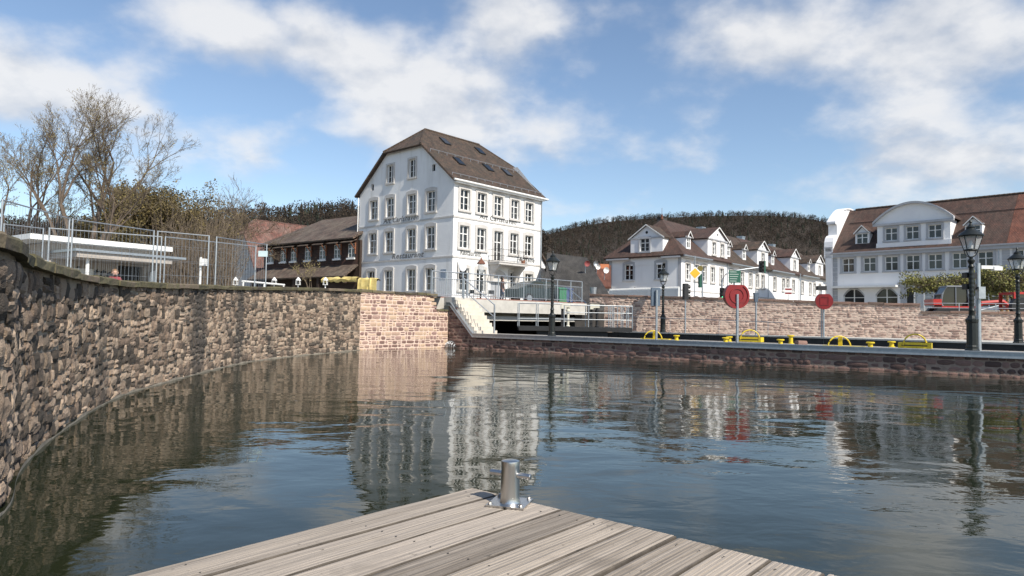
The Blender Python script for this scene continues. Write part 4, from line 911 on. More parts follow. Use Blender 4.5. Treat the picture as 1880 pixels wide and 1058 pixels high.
for k in range(4):
    x0,x1 = bounds[k],bounds[k+1]; wdt = x1-x0; zof = (0,.0,.05,.1)[k]
    h = thing('row_house', labels[k], 'house', RM@Vector((x0,0,0)), t1, 'white row houses along the street'); HM = Matrix.Translation(h.location) @ Matrix.Rotation(t1,4,'Z')
    F = Tm(0,0,0); ez = EZ2+zof; gpx = ((1299,1335),(1390,1410),(1451,1466),(1497,1511))[k]
    ga,gb = u_at(F,HM,gpx[0],8), u_at(F,HM,gpx[1],8); gb = min(gb,wdt-.1)
    wpx = ((1262.5,1278,1292.5,1308,1324.5),(1343,1362,1377.5,1390,1400),(1422,1438,1446,1456.5),(1473,1487,1495,1505,1517))[k]
    ws = [(u_at(F,HM,p,6.5), 5.55, .95, 1.55) for p in wpx]; ws = [q for q in ws if .6 < q[0] < wdt-.5]
    bs = [(q[0], 3.45, .95, .55) for q in ws]
    facade(h, F, [(0,2.2),(wdt-.01,2.2),(wdt-.01,ez),(0,ez)], opens(ws+bs), plaster2)
    for q in ws: window(h, F, *q, style='cross', trim=stone_trim, sw=.12)
    for q in bs: MB().b2((q[0]-.5,.15,q[1]),(q[0]+.5,.2,q[1]+.6)).build('basement_window', pane, h, F)
    band(h, F, 0, wdt-.01, 4.4, .12, .04, stone_trim, 'plinth_band')
    gws = [(u,8.45,.85,1.25) for u in ([ga+(gb-ga)*.3,ga+(gb-ga)*.72] if k == 0 else [(ga+gb)/2])]
    gt = 10.1+zof
    facade(h, F @ Matrix.Translation((0,-.012,0)), [(ga,ez-.6),(gb,ez-.6),(gb,gt),(ga,gt)], opens(gws), plaster2, name='gable_wall')
    for q in gws: window(h, F@ Matrix.Translation((0,-.012,0)), *q, style='cross', trim=stone_trim, sw=.1)
    ymx = 3.2
    for u in (ga,gb): MB().prism([(u-(0 if u==ga else .12),0.01,ez-.3),(u-(0 if u==ga else .12),ymx,ez-.3),(u-(0 if u==ga else .12),ymx,gt),(u-(0 if u==ga else .12),.01,gt)],(.12,0,0)).build('gable_cheek', plaster2, h, F)
    pediment(h, F, ga, gb, gt, gt+(1.15 if k==0 else .95), 4.2, roofs[k])
    rf = MB(); ov = .5; yc2 = DEP/2
    lx = 0 if k else -ov
    z_e = ez-.05
    def rp(x,y): return (x,y,z_e+(RIDGE2+zof-z_e)*min(1,max(0,(y+ov)/(yc2+ov))))
    if k == 0:
        rf.slab([(-ov,-ov,z_e),(wdt,-ov,z_e),(wdt,yc2,RIDGE2),(3.6,yc2,RIDGE2)],.18); rf.slab([(-ov,-ov,z_e),(3.6,yc2,RIDGE2),(-ov,DEP+ov,z_e)],.18); rf.slab([(-ov,DEP+ov,z_e),(3.6,yc2,RIDGE2),(wdt,yc2,RIDGE2),(wdt,DEP+ov,z_e)],.18)
    else:
        rf.slab([(.02,-ov,z_e),(wdt,-ov,z_e),(wdt,yc2,RIDGE2+zof),(.02,yc2,RIDGE2+zof)],.18); rf.slab([(.02,DEP+ov,z_e),(wdt,DEP+ov,z_e),(wdt,yc2,RIDGE2+zof),(.02,yc2,RIDGE2+zof)],.18)
    roof2 = rf.build('roof', roofs[k], h)
    MB().b2((lx,-ov-.12,z_e-.14),(ga-.02,-ov+.02,z_e-.02)).build('gutter', zinc, h); MB().b2((gb+.02,-ov-.12,z_e-.14),(max(gb+.05,wdt-.02),-ov+.02,z_e-.02)).build('gutter', zinc, h); MB().b2((lx+.3,-ov+.02,z_e-.25),(ga-.02,-.01,z_e-.12)).build('eaves_soffit', stone_trim, h)
    downpipe(h, F, wdt-.25, 3.0, z_e-.1)
    facade(h, Tm(wdt-.02,DEP,0,math.pi), [(0,2.2),(wdt-.05,2.2),(wdt-.05,ez),(0,ez)], [], plaster2)
    for p in ((1270,),(1343,1372),(1424,),(1490,))[k]:
        u = u_at(F,HM,p,9); yd = .35
        if .4 < u < wdt-.3: little_dormer(h, F, u, yd, rp(0,yd)[2]-.05, .95, 1.3, roofs[k])
    ch_ = {0:(5.8,yc2+1.2),1:(5,yc2+1.4),2:(4,yc2+1),3:(4,yc2+1)}[k]
    MB().b2((ch_[0]-.45,ch_[1]-.35,RIDGE2-1.5),(ch_[0]+.45,ch_[1]+.35,RIDGE2+.55)).b2((ch_[0]-.5,ch_[1]-.4,RIDGE2+.551),(ch_[0]+.5,ch_[1]+.4,RIDGE2+.65)).build('chimney', slate if k==0 else zinc, roof2)
    if k == 0:
        MB().tube([(3.6,yc2,RIDGE2),(3.6,yc2,RIDGE2+.5)],[.16,.1],6).tube([(3.6,yc2,RIDGE2+.5),(3.6,yc2,RIDGE2+1.2)],.02,5).build('finial', tile_fresh, roof2)
        Lf = Tm(0,DEP,0,-math.pi/2)
        lw_ = [(2.35,5.55,1.0,1.55),(5.95,5.6,1.0,1.55)]
        facade(h, Lf, [(0,2.2),(DEP,2.2),(DEP,ez),(0,ez)], opens(lw_), plaster2)
        for q in lw_: window(h, Lf, *q, trim=greytrim, sw=.2)
        b0,b1 = 2.55,6.15; bwn = [(4.15,8.35,1.05,1.3)]
        facade(h, Lf@Matrix.Translation((0,-.06,0)), [(b0,ez-.9),(b1,ez-.9),(b1,9.75),(b0,9.75)], opens(bwn), plaster2, name='gable_wall'); window(h, Lf@Matrix.Translation((0,-.06,0)), *bwn[0], trim=greytrim, arch=False, sw=.18)
        for u in (b0,b1-.12): MB().prism([(u,-.05,ez-.5),(u,3.0,ez-.5),(u,3.0,9.75),(u,-.05,9.75)],(.12,0,0)).build('gable_cheek', plaster2, h, Lf)
        pediment(h, Lf, b0, b1, 9.75, 10.9, 4.2, tile_brown)
        MB().b2((-.1,-ov+.02,ez-.3),(b0-.02,-.01,ez-.14)).build('eaves_soffit', greytrim, h, Lf); MB().b2((b1+.02,-ov+.02,ez-.3),(DEP+.1,-.01,ez-.14)).build('eaves_soffit', greytrim, h, Lf)
        for q in (0,1): MB().b2((DEP-.35 if q else 0,-.02,2.4),(DEP if q else .35,.01,ez-.3)).build('corner_strip', greytrim, h, Lf)
    MB().b2((.4 if k == 0 else .05,.3,2.2),(wdt-.1,DEP-.3,ez-.3)).build('core', plaster2, h)
# ------------------------------------------------------------------ D. big white house at right
RA = P(1530,70.9,0); RB = P(1845,60.1,0); rdv = (RB-RA); RL = rdv.length; tr_ = math.atan2(rdv.y,rdv.x)
big = thing('baroque_house','large white house with curved dormer gable, scrolled parapet and long red roof','building',(RA.x,RA.y,0),tr_); BM = Matrix.Translation((RA.x,RA.y,0)) @ Matrix.Rotation(tr_,4,'Z')
F = Tm(0,0,0); bz = 8.78; LX = RL+9.5
def ub_(px,z=7): return u_at(F,BM,px,z)
ws = [(ub_(p),6.8,1.15,1.4) for p in (1557.4,1596.4,1636.6,1676,1717,1762,1809.6,1880,1925)]
ga_,gb_ = ub_(1549,4.5),ub_(1587,4.5); gc_,gd_ = ub_(1608,4.5),ub_(1648,4.5); da,db = ub_(1664,4.5),ub_(1684,4.5)
gnd = [((ga_+gb_)/2,3.0,gb_-ga_,2.05),((gc_+gd_)/2,3.0,gd_-gc_,2.05),((da+db)/2,2.0,db-da,3.0)]+[(ub_(p,4.5),3.2,2.0,1.7) for p in (1716,1765,1815,1865)]
facade(big, F, [(0,1.4),(LX,1.4),(LX,bz),(0,bz)], opens(ws+gnd), plaster2)
for q in ws: window(big, F, *q, style='mid', trim=greytrim, arch=False, sw=.22)
for i,q in enumerate(gnd):
    if i == 2: MB().b2((q[0]-q[2]/2,.18,q[1]),(q[0]+q[2]/2,.22,q[1]+q[3])).build('door', black, big, F); continue
    window(big, F, *q, style='mid', sur=False, sill=False)
    if i < 2:          # segmental arch spandrels over the wide openings
        mb = MB(); n = 10; wd = q[2]; x0 = q[0]-wd/2; top = q[1]+q[3]
        for j in range(n):
            a = lambda t: top-.75*(2*t-1)**2
            t0,t1_ = j/n,(j+1)/n; mb.prism([(x0+wd*t0,-.01,a(t0)),(x0+wd*t1_,-.01,a(t1_)),(x0+wd*t1_,-.01,top+.01),(x0+wd*t0,-.01,top+.01)],(0,.12,0))
        mb.build('arch_spandrel', plaster2, big, F); mb = MB()
        for j in range(n):
            a = lambda t,o: top+o-.75*(2*t-1)**2
            t0,t1_ = j/n,(j+1)/n; mb.prism([(x0+wd*t0,-.05,a(t0,0)),(x0+wd*t1_,-.05,a(t1_,0)),(x0+wd*t1_,-.05,a(t1_,.18)),(x0+wd*t0,-.05,a(t0,.18))],(0,.038,0))
        mb.build('arch_trim', greytrim, big, F)
MB().b2((da-.5,-.06,1.9),(da-.001,.02,5.1)).b2((db+.001,-.06,1.9),(db+.5,.02,5.1)).b2((da-.6,-.1,5.1),(db+2.2,.02,5.5)).b2((da-.7,-.25,5.5),(db+2.3,.02,5.62)).build('door_surround', greytrim, big, F)
MB().b2((ub_(1533,5),-.9,5.15),(ub_(1650,5),-.02,5.35)).build('awning_box', whitewood, big, F)
MB().b2((-.1,-.32,bz-.42),(LX,-.001,bz-.12)).b2((-.15,-.45,bz-.12),(LX,-.001,bz+.02)).build('cornice', greytrim, big, F)
for u0 in (0,RL):
    for j in range(14): MB().b2((u0-(.35 if u0==0 else .1),-.05,1.6+.48*j),(u0+.45,.012,1.6+.48*j+.44)).build('quoin', greytrim, big, F)
downpipe(big,F,RL-.35,2,bz-.4)
yc3,rz3 = 4.5,13.85; rf = MB()
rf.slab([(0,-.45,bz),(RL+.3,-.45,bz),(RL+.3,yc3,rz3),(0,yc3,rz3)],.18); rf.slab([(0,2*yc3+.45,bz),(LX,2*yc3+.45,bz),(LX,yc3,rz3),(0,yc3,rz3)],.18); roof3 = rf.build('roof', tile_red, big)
MB().slab([(RL+.32,-.45,bz),(LX,-.45,bz),(LX,yc3,rz3+.02),(RL+.32,yc3,rz3+.02)],.18).build('newer_roof', tile_fresh, big)
rg = MB()
for i in range(60): x = .6+(LX-.6)*i/60; rg.tube([(x,yc3,rz3+.03),(x+(LX-.6)/60*1.08,yc3,rz3+.05)],.11,6)
rg.build('ridge_tiles', tile_brown, roof3); MB().tube([(.6,yc3*.62,bz+(rz3-bz)*(.62*yc3+.45)/(yc3+.45)+.1),(LX,yc3*.62,bz+(rz3-bz)*(.62*yc3+.45)/(yc3+.45)+.1)],.03,5).build('roof_rail', darkmetal, roof3)
d0,d1 = ub_(1611,10),ub_(1745,10); dz = 11.45; apex = 13.2; dws = [(ub_(p,10),9.75,1.1,1.25) for p in (1636.4,1675.4,1716.8)]
facade(big, F@Matrix.Translation((0,-.05,0)), [(d0,bz-.05),(d1,bz-.05),(d1,dz),(d0,dz)], opens(dws), plaster2, name='dormer_wall')
for q in dws: window(big, F@Matrix.Translation((0,-.05,0)), *q, style='mid', trim=greytrim, arch=False, sw=.18)
arc = [(d0-.35+(d1-d0+.7)*i/20, dz+(apex-dz)*(1-(2*i/20-1)**2)) for i in range(21)]
MB().prism([(x,-.05,z) for x,z in arc],(0,.2,0)).build('arched_gable', plaster2, big, F)
mb = MB(); rr = MB()
for (a,b) in zip(arc,arc[1:]):
    mb.prism([(a[0],-.38,a[1]),(b[0],-.38,b[1]),(b[0],-.38,b[1]+.2),(a[0],-.38,a[1]+.2)],(0,.5,0)); rr.prism([(a[0],.13,a[1]+.02),(b[0],.13,b[1]+.02),(b[0],.13,b[1]+.16),(a[0],.13,a[1]+.16)],(0,4.3,0))
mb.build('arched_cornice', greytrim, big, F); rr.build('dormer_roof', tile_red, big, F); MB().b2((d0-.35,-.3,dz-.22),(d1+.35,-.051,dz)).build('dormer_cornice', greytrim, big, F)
MB().b2((d0-.08,-.14,bz+.02),(d1+.08,-.051,bz+.75)).build('apron', plaster2, big, F)
for u in (d0,d1-.15): MB().prism([(u,0,bz),(u,4.2,bz),(u,4.2,dz),(u,0,dz)],(.15,0,0)).build('dormer_cheek', plaster2, big, F)
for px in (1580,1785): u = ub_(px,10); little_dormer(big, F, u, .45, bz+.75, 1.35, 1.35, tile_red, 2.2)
sc_prof = [(-.35,8.3),(-.35,9.35),(-.28,9.9),(-.05,10.35),(.35,10.62),(.75,10.7),(.75,11.9),(.35,11.95),(.35,12.1),(1.1,12.75),(1.9,13.3),(2.6,13.65),(3.4,13.85),(4.5,13.95)]
full = sc_prof+[(9-y,z) for y,z in sc_prof[-2::-1]]
MB().prism([(-.65,y,z) for y,z in full]+[(-.65,9.3,1.4),(-.65,-.0,1.4)],(.65,0,0)).build('scroll_parapet', plaster2, big, F)
cp = MB()
for (a,b) in zip(full,full[1:]): cp.prism([(-.78,a[0],a[1]),(-.78,b[0],b[1]),(-.78,b[0]*.999,b[1]+.12),(-.78,a[0]*.999,a[1]+.12)],(.9,0,0))
cp.build('parapet_cap', plaster2, big, F)
facade(big, Tm(LX,0,0,math.pi/2), [(0,1.4),(9,1.4),(9,bz),(0,bz)], [], plaster2)
# ------------------------------------------------------------------ E. brown tile-hung building and grey gabled house at left
lA = P(480,67.9,0); lB = P(653,59.3,0); dv = lB-lA; LL = dv.length; tl = math.atan2(dv.y,dv.x)
ann = thing('tile_hung_hall','long dark brown tile-hung building with row of small canopied windows','building',(lA.x,lA.y,0),tl); AM = Matrix.Translation((lA.x,lA.y,0)) @ Matrix.Rotation(tl,4,'Z')
F = Tm(0,0,0); ez = 8.35
ws = [(u_at(F,AM,p,7),6.55,.95,1.25) for p in (476+2,497,520,539,565,592,619,645)]; ws = [q for q in ws if .6<q[0]<LL-.4]
facade(ann, F, [(0,5.4),(LL,5.4),(LL,ez),(0,ez)], opens(ws), tile_hang)
for q in ws:
    window(ann, F, *q, style='cross', sur=False, sill=True, depth=.1, sw=.03, trim=whitewood)
    MB().slab([(q[0]-.7,-.75,q[1]+1.30),(q[0]+.7,-.75,q[1]+1.30),(q[0]+.7,.0,q[1]+1.62),(q[0]-.7,.0,q[1]+1.62)],.07).build('window_canopy', tile_old, ann, F)
    MB().prism([(q[0]+.5,-.65,q[1]+1.28),(q[0]+.62,-.65,q[1]+1.28),(q[0]+.62,.0,q[1]+.6),(q[0]+.5,.0,q[1]+.6)],(0,-.0001,.06)).b2((q[0]+.5,-.08,q[1]+.3),(q[0]+.62,-.01,q[1]+1.3)).build('canopy_bracket', mat('rust_wood',(.30,.12,.06)), ann, F)
facade(ann, F@Matrix.Translation((0,.15,0)), [(0,1.4),(LL,1.4),(LL,5.4),(0,5.4)], [], timber, name='lower_wall')
MB().slab([(-.4,-1.5,4.85),(LL,-1.5,4.85),(LL,.02,5.95),(-.4,.02,5.95)],.14).build('pent_roof', tile_old, ann)
rf = MB(); rz4 = 11.2; rf.slab([(-.3,-.6,ez-.1),(LL-.02,-.6,ez-.1),(LL-.02,4.5,rz4),(3.2,4.5,rz4)],.16); rf.slab([(-.3,-.6,ez-.1),(3.2,4.5,rz4),(-.3,9.6,ez-.1)],.16); rf.slab([(-.3,9.6,ez-.1),(3.2,4.5,rz4),(LL-.02,4.5,rz4),(LL-.02,9.6,ez-.1)],.16); rf.build('roof', tile_old, ann)
MB().b2((.1,.3,1.4),(LL-.1,8.8,8.1)).build('core', timber, ann)
for i in range(5): MB().b2((LL*i/4-(.0 if i==0 else .3),-1.35,1.6),(LL*i/4+(.3 if i==0 else 0),-1.1,4.9)).build('veranda_post', timber, ann)
gA_ = P(408,75,0); gB_ = P(468,70,0); dv = gB_-gA_; GLn2 = dv.length; tg = math.atan2(dv.y,dv.x)
gab = thing('grey_gable_house','grey rendered house with mottled red half-hipped roof left of the brown hall','house',(gA_.x,gA_.y,0),tg); gM = Matrix.Translation((gA_.x,gA_.y,0))@Matrix.Rotation(tg,4,'Z')
hz = 10.0; c = GLn2/2
gws = [(c-.9,6.0,.8,1.3),(c+.35,6.0,.8,1.3),(c+1.5,6.0,.8,1.3),(c+.1,8.4,.6,1.0),(c-1.0,3.0,.9,1.2),(c+1.4,3.0,.9,1.2)]
facade(gab, Tm(0,0,0), [(0,1.4),(GLn2,1.4),(GLn2,6.2),(c+1.2,hz),(c-1.2,hz),(0,6.2)], opens(gws), greyplaster)
for q in gws: window(gab, Tm(0,0,0), *q, sur=False, sill=False)
rf = MB(); sl_ = (hz-6.2)/(c-1.2); rt = hz+1.2*sl_*.95
for s in (-1,1):
    xo = c+s*(c+.35); rf.slab([(xo,-.3,6.2-.35*sl_),(c+s*1.2,-.3,hz),(c,1.4,rt),(c,11,rt),(xo,11,6.2-.35*sl_)],.15)
rf.slab([(c-1.35,-.35,hz-.05),(c+1.35,-.35,hz-.05),(c,1.4,rt+.02)],.15); rf.build('roof', tile_mix, gab)
MB().b2((.05,.3,1.4),(GLn2-.05,10.8,6.0)).build('core', greyplaster, gab)
# ------------------------------------------------------------------ F. flat-roofed kiosk behind the fence
k0 = P(50,28,0); k1 = P(304,32.7,0); dv = k1-k0; KL = dv.length; tk = math.atan2(dv.y,dv.x)
ki = thing('kiosk','low flat-roofed kiosk with white fascia and thin front canopy behind the fence','kiosk',(k0.x,k0.y,0),tk); KM = Matrix.Translation((k0.x,k0.y,0))@Matrix.Rotation(tk,4,'Z')
kz = 4.55; F = Tm(0,0,0)
MB().b2((-.2,-.3,kz-.22),(KL,7,kz)).build('roof_slab', whitewood, ki)
oa,ob = u_at(F,KM,226,3),u_at(F,KM,272,3)
facade(ki, F@Matrix.Translation((0,.5,0)), [(.6,1.6),(KL-.3,1.6),(KL-.3,kz-.22),(.6,kz-.22)], [(oa,ob,1.7,3.55)], beige, depth=.3)
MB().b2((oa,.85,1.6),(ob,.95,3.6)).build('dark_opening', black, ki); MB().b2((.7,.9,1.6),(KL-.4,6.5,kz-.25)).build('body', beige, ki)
MB().prism([(ob+.05,.2,1.7),(ob+.35,.2,1.7),(ob+.5,.2,3.45),(ob+.2,.2,3.3)],(0,.06,0)).build('open_shutter', whitewood, ki)
ca,cb_ = u_at(F@Matrix.Translation((0,-2,0)),KM,139,3.95),u_at(F@Matrix.Translation((0,-2,0)),KM,342,3.95)
MB().b2((ca,-2.0,3.86),(cb_,.49,3.96)).build('canopy', zinc, ki); MB().b2((ca+.1,-1.9,3.62),(cb_-.6,.48,3.859)).build('canopy_soffit', beige, ki)
for px in (160,): u = u_at(F@Matrix.Translation((0,-1.6,0)),KM,px,3); MB().tube([(u,-1.6,1.7),(u,-1.6,3.7)],.07,8).build('column', whitewood, ki)
u0 = u_at(F,KM,141,2.9); MB().b2((.75,.47,2.2),(2.6,.499,3.3)).build('white_panel', whitewood, ki); text_part(ki,'lettering','Latte',.62,F@Tm(u0,.48,2.95),darkletter,.3,sx=1.25)
def person(name, label, loc, rz, h=1.7, seated=False, coat=(.16,.07,.045), legs=(.05,.08,.15), hair=(.02,.014,.01)):
    t = thing(name, label, 'person', loc, rz); k = h/1.7
    J = {'pel':(0,0,.92),'wst':(0,.01,1.08),'chs':(0,.0,1.28),'nk':(0,0,1.45),'hd0':(0,-.02,1.53),'hd1':(0,-.03,1.61),'hd2':(0,-.015,1.69),
         'sL':(-.17,0,1.38),'eL':(-.22,.02,1.13),'wL':(-.19,-.08,.90),'hL':(-.18,-.1,.81),'sR':(.17,0,1.38),'eR':(.23,-.02,1.12),'wR':(.16,-.16,1.0),'hR':(.12,-.22,.98),
         'pL':(-.09,0,.86),'kL':(-.10,-.05,.48),'aL':(-.10,.03,.09),'tL':(-.10,-.12,.04),'pR':(.09,0,.86),'kR':(.11,.0,.48),'aR':(.12,.10,.09),'tR':(.12,-.04,.04)}
    Rr = {'pel':.135,'wst':.125,'chs':.145,'nk':.06,'hd0':.075,'hd1':.095,'hd2':.075,'sL':.07,'eL':.05,'wL':.036,'hL':.04,'sR':.07,'eR':.05,'wR':.036,'hR':.04,'pL':.095,'kL':.065,'aL':.045,'tL':.04,'pR':.095,'kR':.065,'aR':.045,'tR':.04}
    if seated: 
        for s,x in (('L',-.1),('R',.1)): J['k'+s] = (x,-.42,.88); J['a'+s] = (x,-.45,.48); J['t'+s] = (x,-.58,.44)
        J = {n:(x,y,z-.44) for n,(x,y,z) in J.items()}
    ed = [('pel','wst'),('wst','chs'),('chs','nk'),('nk','hd0'),('hd0','hd1'),('hd1','hd2'),('chs','sL'),('sL','eL'),('eL','wL'),('wL','hL'),('chs','sR'),('sR','eR'),('eR','wR'),('wR','hR'),('pel','pL'),('pL','kL'),('kL','aL'),('aL','tL'),('pel','pR'),('pR','kR'),('kR','aR'),('aR','tR')]
    nm = list(J); me = bpy.data.meshes.new('tmp'); me.from_pydata([Vector(J[n])*k for n in nm], [(nm.index(a),nm.index(b)) for a,b in ed], [])
    o = bpy.data.objects.new('tmp', me); col.objects.link(o); md = o.modifiers.new('s','SKIN'); md.use_smooth_shade = True
    for i,n in enumerate(nm): v = me.skin_vertices[0].data[i]; v.radius = (Rr[n]*k,Rr[n]*k); v.use_root = n == 'pel'
    o.modifiers.new('u','SUBSURF').levels = 2
    dg = bpy.context.evaluated_depsgraph_get(); bm_ = bpy.data.meshes.new_from_object(o.evaluated_get(dg)); bpy.data.objects.remove(o); bm_.materials.clear()
    skin = mat('skin',(.50,.30,.22),None,.6); cm = mat('coat_%s'%name+str(round(coat[0],2)),coat,None,.9); lm_ = mat('trousers_'+str(round(legs[2],2)),legs,None,.9); hm = mat('hair_'+str(round(hair[0],2)),hair,None,.6)
    for m in (cm,lm_,skin,hm): bm_.materials.append(m)
    dz = -.44 if seated else 0
    for p in bm_.polygons:
        c = p.center/k; z = c.z-dz
        p.material_index = 2 if (z > 1.47 or (abs(c.x)>.1 and z < .96 and z > .74 and abs(c.y)<.3 and abs(c.x) > .15)) else (1 if z < .9 else 0)
        if z > 1.47 and (c.y > .0 or z > 1.68): p.material_index = 3
    link('body', bm_, t); hb = MB().lathe([(.01,-.10),(.09,-.07),(.112,.0),(.10,.06),(.06,.10),(.01,.115)], n=12); hb.build('hair', hm, t, Matrix.Translation(Vector((0,.02,1.635+dz))*k) @ Matrix.Scale(k,4), True)
    fc = MB()
    for s in (-1,1): fc.box((s*.035,-.123,1.615+dz),(.02,.012,.012)); fc.box((s*.098,-.02,1.60+dz),(.02,.04,.055))
    fc.box((0,-.130,1.585+dz),(.022,.03,.035)).box((0,-.118,1.548+dz),(.05,.012,.010)); fc.build('face', skin, t, Matrix.Scale(k,4))
    return t
pp = P(920,44.6,0); pp.z = 2.43; person('person','person with dark hair in brown jacket walking past the inn',pp,2.2,1.68)
pk = P(205,25.5,0); pk.z = zat(205,490,25.5)-1.38; person('person','seated person at the kiosk, only the head showing above the wall',pk,.6,1.7,True,(.25,.05,.06),(.05,.05,.06),(.20,.11,.05))
ck = thing('kiosk_chair','simple seat under the person at the kiosk','chair',pk); MB().b2((-.22,-.25,.36),(.22,.22,.42)).b2((-.22,.2,.42),(.22,.25,.85)).b2((-.2,-.2,0),(-.16,-.16,.36)).b2((.16,-.2,0),(.2,-.16,.36)).b2((-.2,.18,0),(-.16,.22,.36)).b2((.16,.18,0),(.2,.22,.36)).build('seat', timber, ck); ck.rotation_euler[2] = .6
# ------------------------------------------------------------------ construction fence
def fence_panel(a, b, zt, zb, label):
    t = thing('mesh_fence', label, 'fence', (a.x,a.y,zb), 0, 'mesh construction fence panels'); fi = Matrix.Translation((-a.x,-a.y,-zb)); d = b-a
    def pt(f,z): return Vector((a.x+d.x*f, a.y+d.y*f, z))
    for f in (0,1): MB().tube([pt(f,zb),pt(f,zt)],.021,6).build('post', zinc, t, fi)
    for z in (zt-.02,zb+.12): MB().tube([pt(0,z),pt(1,z)],.018,5).build('rail', zinc, t, fi)
    wm = MB(); n = int(d.length/.11)
    for i in range(1,n): wm.tube([pt(i/n,zb+.12),pt(i/n,zt-.02)],.0028,3,cap=False)
    for z in (zb+.55,zb+1.0,zb+1.45): wm.tube([pt(0,z),pt(1,z)],.0035,3,cap=False)
    stuff(wm.build('wire_mesh', zinc, t, fi))
    MB().b2((-.3,-.11,0),(.3,.11,.14)).build('foot_block', concrete, t, Matrix.Translation((0,0,0)))
FT = 3.9
fp = [(P(5,15.3,FT),P(128,18.2,FT),'nearest mesh fence panel at the far left'),(P(134,18.3,FT),P(283,20.6,FT),'mesh fence panel with orange tag before the kiosk'),(P(290,20.7,FT),P(384,21.7,FT),'mesh fence panel right of the kiosk canopy'),(P(398,22.0,FT),P(490,24.1,FT),'mesh fence panel in front of the grey house'),
      (P(8,19.6,FT),P(80,20.5,FT),'rear mesh fence panel before the kiosk left end'),(P(91,20.4,FT),P(297,22.2,FT),'long rear mesh fence panel across the kiosk'),(P(304,22.2,FT),P(470,24.8,FT),'rear mesh fence panel before the bare thicket')]
for a,b,lb in fp: fence_panel(a,b,FT,gz(a.x,a.y),lb)
sg = thing('fence_notice','small white notice on the mesh fence panel before the grey house','notice',P(483,23.7,3.52)); MB().b2((-.16,-.02,-.1),(.16,.01,.1)).build('board', mat('pale_notice',(.55,.68,.70),(.45,.58,.6)), sg)
mp_ = thing('meter_post','thin pole with white boxes by the bare thicket','pole',P(366,24.2,1.9)); MB().tube([(0,0,0),(0,0,1.5)],.04,6).build('post', whitewood, mp_); MB().b2((-.22,-.1,.28),(.02,.1,.52)).build('box', whitewood, mp_); MB().b2((.0,-.1,1.2),(.2,.1,1.45)).build('box', whitewood, mp_)
# ------------------------------------------------------------------ street furniture and vehicles behind the walls
tp = thing('tarp_cover','yellow tarpaulin over stacked goods behind the wall','tarpaulin',P(640,42,0)); ti = Matrix.Translation(-tp.location)
def tarp(pxa,pxb,Ya,Yb,za,zb):
    n = 14; a,b = P(pxa,Ya,za),P(pxb,Yb,za); vs = []; r = random.Random(3)
    for i in range(n+1):
        p = a.lerp(b,i/n)
        for j,(dy,z) in enumerate(((0,zb),(-.06,(za+zb)/2),(0,za),(.5,za+.05),(1.2,za-.05))): vs.append((p.x,p.y+dy+r.uniform(-.05,.05),z+r.uniform(-.05,.05)))
    return MB().add(vs,[(i*5+j,(i+1)*5+j,(i+1)*5+j+1,i*5+j+1) for i in range(n) for j in range(4)])
tarp(657,692,38,37.5,3.5,2.5).build('end_sheet', tarp_m, tp, ti, True); tarp(590,655,40,38.2,3.6,3.35).build('roof_sheet', tarp_m, tp, ti, True)
MB().prism([P(600,39.9,2.2),P(690,38.2,2.2),P(690,39.2,2.2),P(600,41,2.2)],(0,0,1.1)).build('stacked_goods', timber, tp, ti)
for px,lb in ((432,'white pointed lantern, leftmost behind the wall'),(503,'white pointed lantern beside the white rail'),(547,'white pointed lantern left of the shrub'),(597,'white pointed lantern below the yellow tarpaulin')):
    q = P(px,33,2.62); z0 = gz(q.x,q.y); t = thing('garden_lantern',lb,'lantern',(q.x,q.y,z0),0,'white garden lanterns'); hh = zat(px,509,33)-z0
    MB().tube([(0,0,0),(0,0,hh-.36)],.03,6).build('post', whitewood, t); MB().lathe([(.14,0),(.02,.16)], n=6).build('cap', whitewood, t, Matrix.Translation((0,0,hh-.16))); MB().b2((-.09,-.09,hh-.36),(-.07,-.07,hh-.16)).b2((.07,-.09,hh-.36),(.09,-.07,hh-.16)).b2((-.09,.07,hh-.36),(-.07,.09,hh-.16)).b2((.07,.07,hh-.36),(.09,.09,hh-.16)).b2((-.1,-.1,hh-.38),(.1,.1,hh-.36)).build('frame', whitewood, t)
wr_ = thing('white_rail','low white rail behind the wall','rail',P(445,30,2.2)); wi = Matrix.Translation(-wr_.location); a,b = P(445,30,2.86),P(522,33,2.86); MB().tube([a,b],.045,6).build('rail', whitewood, wr_, wi)
for f in (.02,.5,.98): q = a.lerp(b,f); MB().tube([q,Vector((q.x,q.y,gz(q.x,q.y)))],.04,6).build('post', whitewood, wr_, wi)
def car(loc, rz, label, m):
    t = thing('parked_car',label,'car',loc,rz)
    side = [(-2.1,.35),(2.1,.35),(2.15,.62),(2.05,.82),(1.15,.95),(.55,1.38),(-.9,1.44),(-1.75,1.0),(-2.1,.9)]
    MB().prism([(x,-.85,z) for x,z in side],(0,1.7,0)).build('body', m, t)
    for s in (-1,1): 
        MB().prism([(.95,s*.853,.97),(.5,s*.853,1.30),(-.15,s*.853,1.34),(-.15,s*.853,.97)],(0,s*.01,0)).build('side_window', pane, t); MB().prism([(-.25,s*.853,.97),(-.25,s*.853,1.34),(-.85,s*.853,1.36),(-1.5,s*.853,1.02)],(0,s*.01,0)).build('side_window', pane, t)
        for x in (-1.3,1.3): wh = MB().lathe([(.32,-.1),(.32,.1)],n=18).build('wheel', black, t, Matrix.Translation((x,s*.8,.32))@Matrix.Rotation(math.pi/2,4,'X')); MB().lathe([(.2,-.105),(.2,.105)],n=12).build('rim', zinc, wh)
        MB().b2((2.02,s*.7-.14,.66),(2.14,s*.7+.14,.78)).build('headlight', clearglass, t)
    MB().prism([(1.12,-.7,.985),(.58,-.62,1.365),(.58,.62,1.365),(1.12,.7,.985)],(.02,0,.012)).build('windscreen', pane, t)
